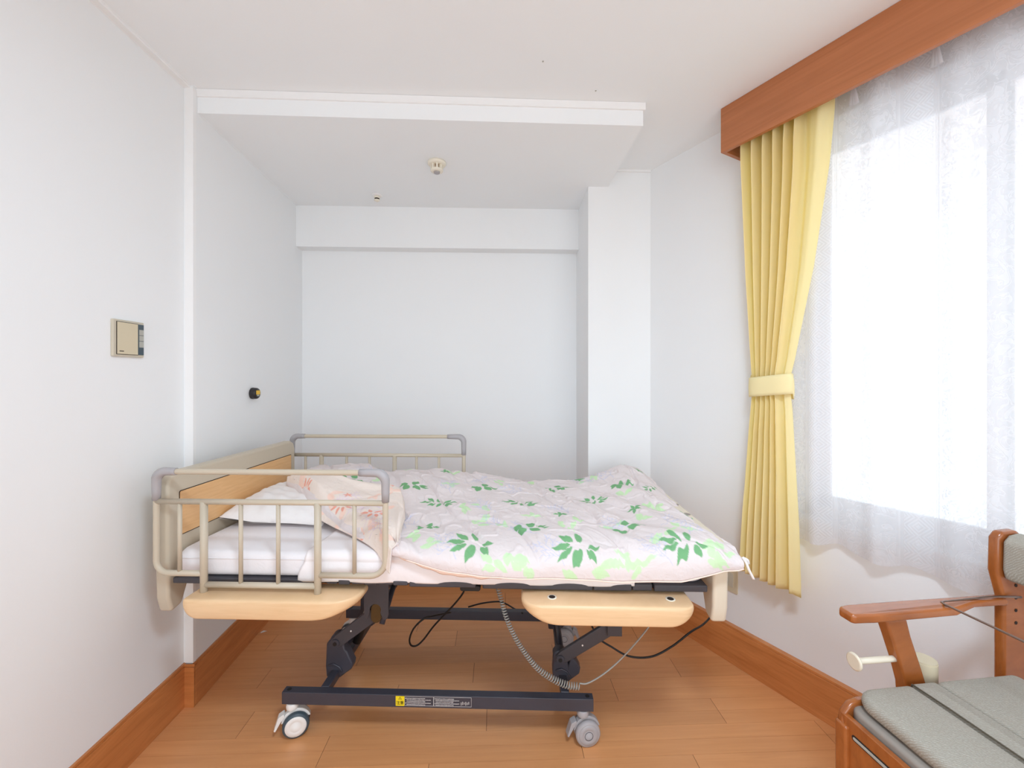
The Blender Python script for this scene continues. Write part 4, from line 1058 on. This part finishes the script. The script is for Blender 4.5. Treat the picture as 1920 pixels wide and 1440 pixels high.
# ---------------------------------------------------------------- cables
def bw_(p): return BM @ Vector(p)
def cable_px(lst, r, name, mat, label, cat, parent=None, n=10):      # (px, py, bed depth v)
    pts = [bw_(atv(px, py, v)) for px, py, v in lst]
    for p in pts: p.z = max(p.z, r+.001)
    sp = spline(pts, 10); m = MB(); m.tube(sp, r, n); o = m.build(name, mat, parent)
    if label: tag(o, label, cat)
    return o
pc = empty('electric_cable', (WRM @ Vector((.50, -.02, .39))), WR_A, 'black power cord sagging from the bed foot to the wall outlet', 'cable')
pcI = (Matrix.Translation(pc.location) @ Matrix.Rotation(WR_A, 4, 'Z')).inverted()
lst = [(1095, 1130, .42), (1118, 1190, .40), (1150, 1215, .38), (1182, 1231, .36), (1222, 1231, .36), (1260, 1212, .36), (1295, 1185, .36), (1318, 1171, .42), (1334, 1153, .50), (1342, 1128, .58), (1352, 1107, .62)]
pts = [bw_(atv(px, py, v)) for px, py, v in lst]
pe = WRM @ Vector((.497, -.03, .392)); pts += [pe]
m = MB(); m.tube([pcI @ p for p in spline(pts, 10)], .0042, 10); m.build('cord', M['black'], pc)
m = MB(); m.prism(rrect(-.014, .014, -.010, .010, .005), lambda p, q, h: Vector((p-.003, h, q+.002)), -.028, .0125); m.build('plug', M['black'], pc, bevel=.003)
# looping black cable under the bed
cable_px([(872, 1098, .46), (868, 1112, .46), (850, 1135, .48), (815, 1172, .50), (795, 1198, .52), (782, 1210, .52), (771, 1210, .50), (768, 1198, .48), (776, 1178, .46), (795, 1160, .46), (815, 1154, .50), (845, 1148, .60)], .0042, 'motor_cable', M['black'],
         'thin black cable hanging in a loop under the middle of the bed', 'cable')
cable_px([(878, 1138, .90), (905, 1131, .90), (935, 1128, .90), (950, 1133, .88), (962, 1140, .84), (980, 1150, .76)], .0042, 'floor_cable', M['black'],
         'short black cable arching above the far base bar of the bed', 'cable')
# coiled controller cable
cc = [bw_(atv(px, py, v)) for px, py, v in [(932, 1098, .10), (940, 1125, .09), (950, 1160, .075), (966, 1195, .07), (985, 1225, .07), (1008, 1253, .07), (1035, 1272, .07), (1062, 1284, .07), (1086, 1287, .07)]]
sp = spline(cc, 24)
dist = [0]
for a, b in zip(sp[:-1], sp[1:]): dist.append(dist[-1]+(b-a).length)
tot = dist[-1]; turns = 54; hel = []; N = turns*12
P_ = np.array([tuple(p) for p in sp]); Dn = np.array(dist)
for i in range(N+1):
    l = tot*(i/N); c = Vector([float(np.interp(l, Dn, P_[:, q])) for q in range(3)])
    l2 = min(tot, l+.004); c2 = Vector([float(np.interp(l2, Dn, P_[:, q])) for q in range(3)]); l0 = max(0, l-.004); c0 = Vector([float(np.interp(l0, Dn, P_[:, q])) for q in range(3)])
    t = (c2-c0).normalized(); sd = t.cross(Vector((0, 1, 0))).normalized(); up = sd.cross(t)
    a = 2*PI*turns*i/N; R = .0074+.0036*smooth(np.array(l/tot), .5, .9); hel.append(c+(sd*math.cos(a)+up*math.sin(a))*float(R))
m = MB(); m.tube(hel, .0021, 7)
tail = [hel[-1]]+[bw_(atv(px, py, v)) for px, py, v in [(1102, 1281, .07), (1130, 1265, .07), (1160, 1240, .07), (1190, 1208, .07), (1213, 1180, .07), (1222, 1165, .09)]]
m.tube(spline(tail, 8), .0028, 8); tag(m.build('coiled_cable', M['coil']), 'grey coiled controller cable sagging below the near side of the bed', 'cable')
# paper scrap by the left baseboard
d = F*H/(1188-HY); m = MB(); m.add([(0, 0, .003), (.022, .006, .008), (.026, .018, .004), (.010, .014, .010), (-.004, .010, .003)], [(0, 1, 3), (1, 2, 3), (0, 3, 4)])
o = m.build('paper_scrap', M['white']); o.location = ((487-960)/F*d+.004, d, 0); md = o.modifiers.new('s', 'SOLIDIFY'); md.thickness = .001
tag(o, 'tiny white scrap of paper on the floor beside the alcove baseboard', 'scrap')

# ---------------------------------------------------------------- commode chair
CA = math.atan2(.118, .993); C0 = Vector((1.012, 1.302, 0))
CS = .87; CF = -H*(1-CS)/CS
ch = empty('commode_chair', (C0.x*CS, C0.y*CS, H*(1-CS)), CA, 'stained wooden commode chair with grey-green woven cushions in front of the window', 'chair')
ch.scale = (CS, CS, CS)
CM = Matrix.Translation(C0) @ Matrix.Rotation(CA, 4, 'Z')
# local: x towards the chair back, y towards the window wall (far side y=0, near side y=-W)
W = .56
def pxy(poly, z0, z1): return None
def side(far):
    y = .045 if far else -W-.045; s = 1 if far else -1
    yf = lambda h: (y+s*h)
    fn = lambda p, q, h: Vector((p, y+s*h, q))
    # arm support post, gently bent
    pl = [(.190, .662), (.268, .662), (.285, .60), (.318, .51), (.342, .44), (.350, .36), (.350, .10), (.345, CF), (.300, CF), (.285, .10), (.272, .36), (.266, .44), (.246, .51), (.214, .60)]
    m = MB(); m.prism(pl, fn, -.020, .022); po = m.build('arm_post', M['chair'], ch, bevel=.008)
    q = MB(); q.lathe([(.0035, 0), (.0035, .001)], (0, 0, 0), 'Y', 12); q.v = [(p[0]+.312, y-s*.0205+(-s)*abs(p[1]), p[2]+.425) for p in q.v]; q.build('screw_hole', M['hole'], po)
    # armrest: plan outline, rises a little at the back
    up = lambda x: .690 if x < .50 else .690+.012*min(1, (x-.50)/.1)
    m = MB(); outl = [(.062, -.020), (.070, -.030), (.14, -.034), (.44, -.030), (.52, -.020), (.655, -.020), (.655, .022), (.50, .026), (.30, .036), (.10, .034), (.070, .028), (.062, .018)]
    vs = []; n = len(outl)
    for t in (0, 1):
        for (x, o_) in outl:
            z0 = .662 if x < .46 else (.662+.016*min(1, (x-.46)/.06))
            vs.append((x, y+s*o_, z0 if t == 0 else (.692 if x < .46 else .692+.008*min(1, (x-.46)/.06))))
    m.add(vs, [tuple(range(n)), tuple(range(n, 2*n))]+[(k, (k+1) % n, n+(k+1) % n, n+k) for k in range(n)])
    m.build('armrest', M['chair'], ch, bevel=.009, seg=4)
    # back post
    pl = [(.645, CF), (.645, .70), (.618, .79), (.622, .90), (.640, .922), (.700, .925), (.728, .900), (.734, .80), (.735, .42), (.730, CF)]
    m = MB(); m.prism(pl, fn, -.012, .020); bp = m.build('back_post', M['chair'], ch, bevel=.010, seg=4)
    for z in (.742, .700, .658, .616):
        q = MB(); q.lathe([(.0055, 0), (.0055, .0012)], (0, 0, 0), 'Y', 16); q.v = [(p[0]+.690, y-s*(.012+abs(p[1])), p[2]+z) for p in q.v]; q.build('adjusting_hole', M['hole'], bp)
    # side panel of the box seat with a curved front top
    pl = [(0.0, .12), (0.0, .36), (.010, .405), (.035, .432), (.07, .440), (.66, .430), (.66, .12)]
    yy = y-s*.030
    m = MB(); m.prism(pl, lambda p, q, h: Vector((p, yy+h*-s, q)), 0, .022); m.build('side_panel', M['chair'], ch, bevel=.007, seg=4)
    # front leg
    m = MB(); y0 = yy-s*.0; m.box(-.004, .035, min(y0, y0-s*.04), max(y0, y0-s*.04), CF, .38); m.build('leg', M['chair'], ch, bevel=.008, seg=4)
for f in (True, False): side(f)
# front panel with slot
m = MB(); m.box(.008, .026, -W-.005, .005, .22, .405); fp = m.build('front_panel', M['chair'], ch, bevel=.003)
q = MB(); q.prism(rrect(-.155, -.035, .352, .368, .007), lambda p, q_, h: Vector((.0075+h, p, q_)), -.0012, .001); so = q.build('handle_slot', M['hole'], fp)
q = MB(); q.prism(rrect(-.150, -.040, .356, .364, .0038), lambda p, q_, h: Vector((.006+h, p, q_)), -.0012, .0005); q.build('slot_lining', M['lab'], so)
m = MB(); m.box(.62, .645, -W-.005, .005, .10, .42); m.build('rear_panel', M['chair'], ch, bevel=.003)
# inner tub and toilet seat edge below the cushions
m = MB(); m.prism(rrect(.030, .61, -W-.010, .012, [.05, .03, .03, .05]), lambda p, q, h: Vector((p, q, h)), .30, .425); m.build('tub_rim', M['hplast'], ch, bevel=.012, seg=4)
m = MB(); m.prism(rrect(.06, .60, -W+.02, -.035, [.12, .05, .05, .12], 8), lambda p, q, h: Vector((p, q, h)), .418, .432); m.build('toilet_seat', M['peach'], ch, bevel=.006, seg=4)
def cushion(name, x0, x1, y0, y1, z0, z1, r, re=.035, fz=None, corners=None):
    pl = rrect(x0, x1, y0, y1, corners or re, 8); n = len(pl); cx, cy = (x0+x1)/2, (y0+y1)/2; vs = []
    rings = [(r, 0)]+[(r*(1-math.sin(t)), r*(1-math.cos(t))) for t in (.5, 1.0, PI/2)]+[(0, z1-z0-r)]+[(r*(1-math.cos(t)), z1-z0-r+r*math.sin(t)) for t in (.4, .8, 1.2, PI/2)]+[(r+.03, z1-z0+.003), (r+.07, z1-z0+.005)]
    for ins, z in rings:
        for (x, y) in pl:
            fx = max(.02, (cx-x0-ins)/(cx-x0)); fy = max(.02, (cy-y0-ins)/(cy-y0)); X, Y = cx+(x-cx)*fx, cy+(y-cy)*fy
            vs.append((X, Y, z0+z+(fz(X, Y) if fz else 0)))
    fs = [tuple(range(n)), tuple(range((len(rings)-1)*n, len(rings)*n))]
    for j in range(len(rings)-1):
        for k in range(n): fs.append((j*n+k, j*n+(k+1) % n, (j+1)*n+(k+1) % n, (j+1)*n+k))
    m = MB(); m.add(vs, fs, 0, True); return m.build(name, M['weave'], ch)
cf = cushion('front_cushion', .045, .252, -W+.005, .005, .428, .472, .018, corners=[.06, .012, .012, .06])
cm = cushion('seat_cushion', .256, .342, -W+.005, .005, .432, .470, .008, re=.008)
cb = cushion('rear_cushion', .344, .640, -W+.005, .005, .432, .472, .014, re=.014)
m = MB(); m.tube([(.2545, .004, .455), (.2545, 0, .470), (.2545, -.1, .4728), (.2545, -W+.02, .4728), (.2545, -W+.005, .455)], .0022, 8); m.build('piping', M['pipe'], cf)
# backrest: cushion between the posts
m = MB(); pl = [(.640, .765), (.630, .80), (.632, .895), (.655, .915), (.690, .922), (.715, .905), (.722, .80), (.712, .765)]
m.prism(pl, lambda p, q, h: Vector((p, h, q)), -W-.032, .032); m.build('backrest', M['weave'], ch, bevel=.012, seg=4)
# steel bail lying over the armrests
m = MB(); ya, yb = .045, -W-.045
m.tube(spline([(.690, ya-.026, .709), (.60, ya-.010, .708), (.50, ya-.002, .700)], 4)+[Vector((.425, ya-.002, .6975)), Vector((.412, ya-.006, .6985)), Vector((.408, ya-.020, .699)), Vector((.408, -.2, .699)), Vector((.408, yb+.020, .699)), Vector((.412, yb+.006, .6985)), Vector((.425, yb+.002, .6975))]+spline([(.50, yb+.002, .700), (.60, yb+.010, .708), (.690, yb+.026, .709)], 4), .0035, 10)
m.build('steel_bail', M['steel'], ch)
# paper holder peg and round cap on the far arm post
m = MB(); m.tube([(.100, .045, .525), (.225, .045, .523), (.245, .045, .523)], .0095, 18); ph = m.build('paper_holder', M['cream'], ch)
m = MB(); m.lathe([(.022, -.003), (.027, 0), (.027, .004), (.010, .007)], (.096, .045, .525), 'X', 28); m.build('end_disc', M['cream'], ph)
m = MB(); m.lathe([(.034, .425), (.036, .43), (.036, .496), (.0345, .4962), (.0345, .502), (0, .5022)], (.372, .062, 0), 'Z', 32); m.build('cup_holder', M['plate'], ch, smooth=True)
for o in bpy.data.objects:
    if o.type == 'MESH' and o.name.startswith('cup_holder'):
        md = o.modifiers.new('es', 'EDGE_SPLIT'); md.split_angle = math.radians(50)
# support for the cup holder so it is not in mid-air
m = MB(); m.box(.34, .40, .030, .085, .405, .428); m.build('holder_bracket', M['plate2'], ch, bevel=.003)
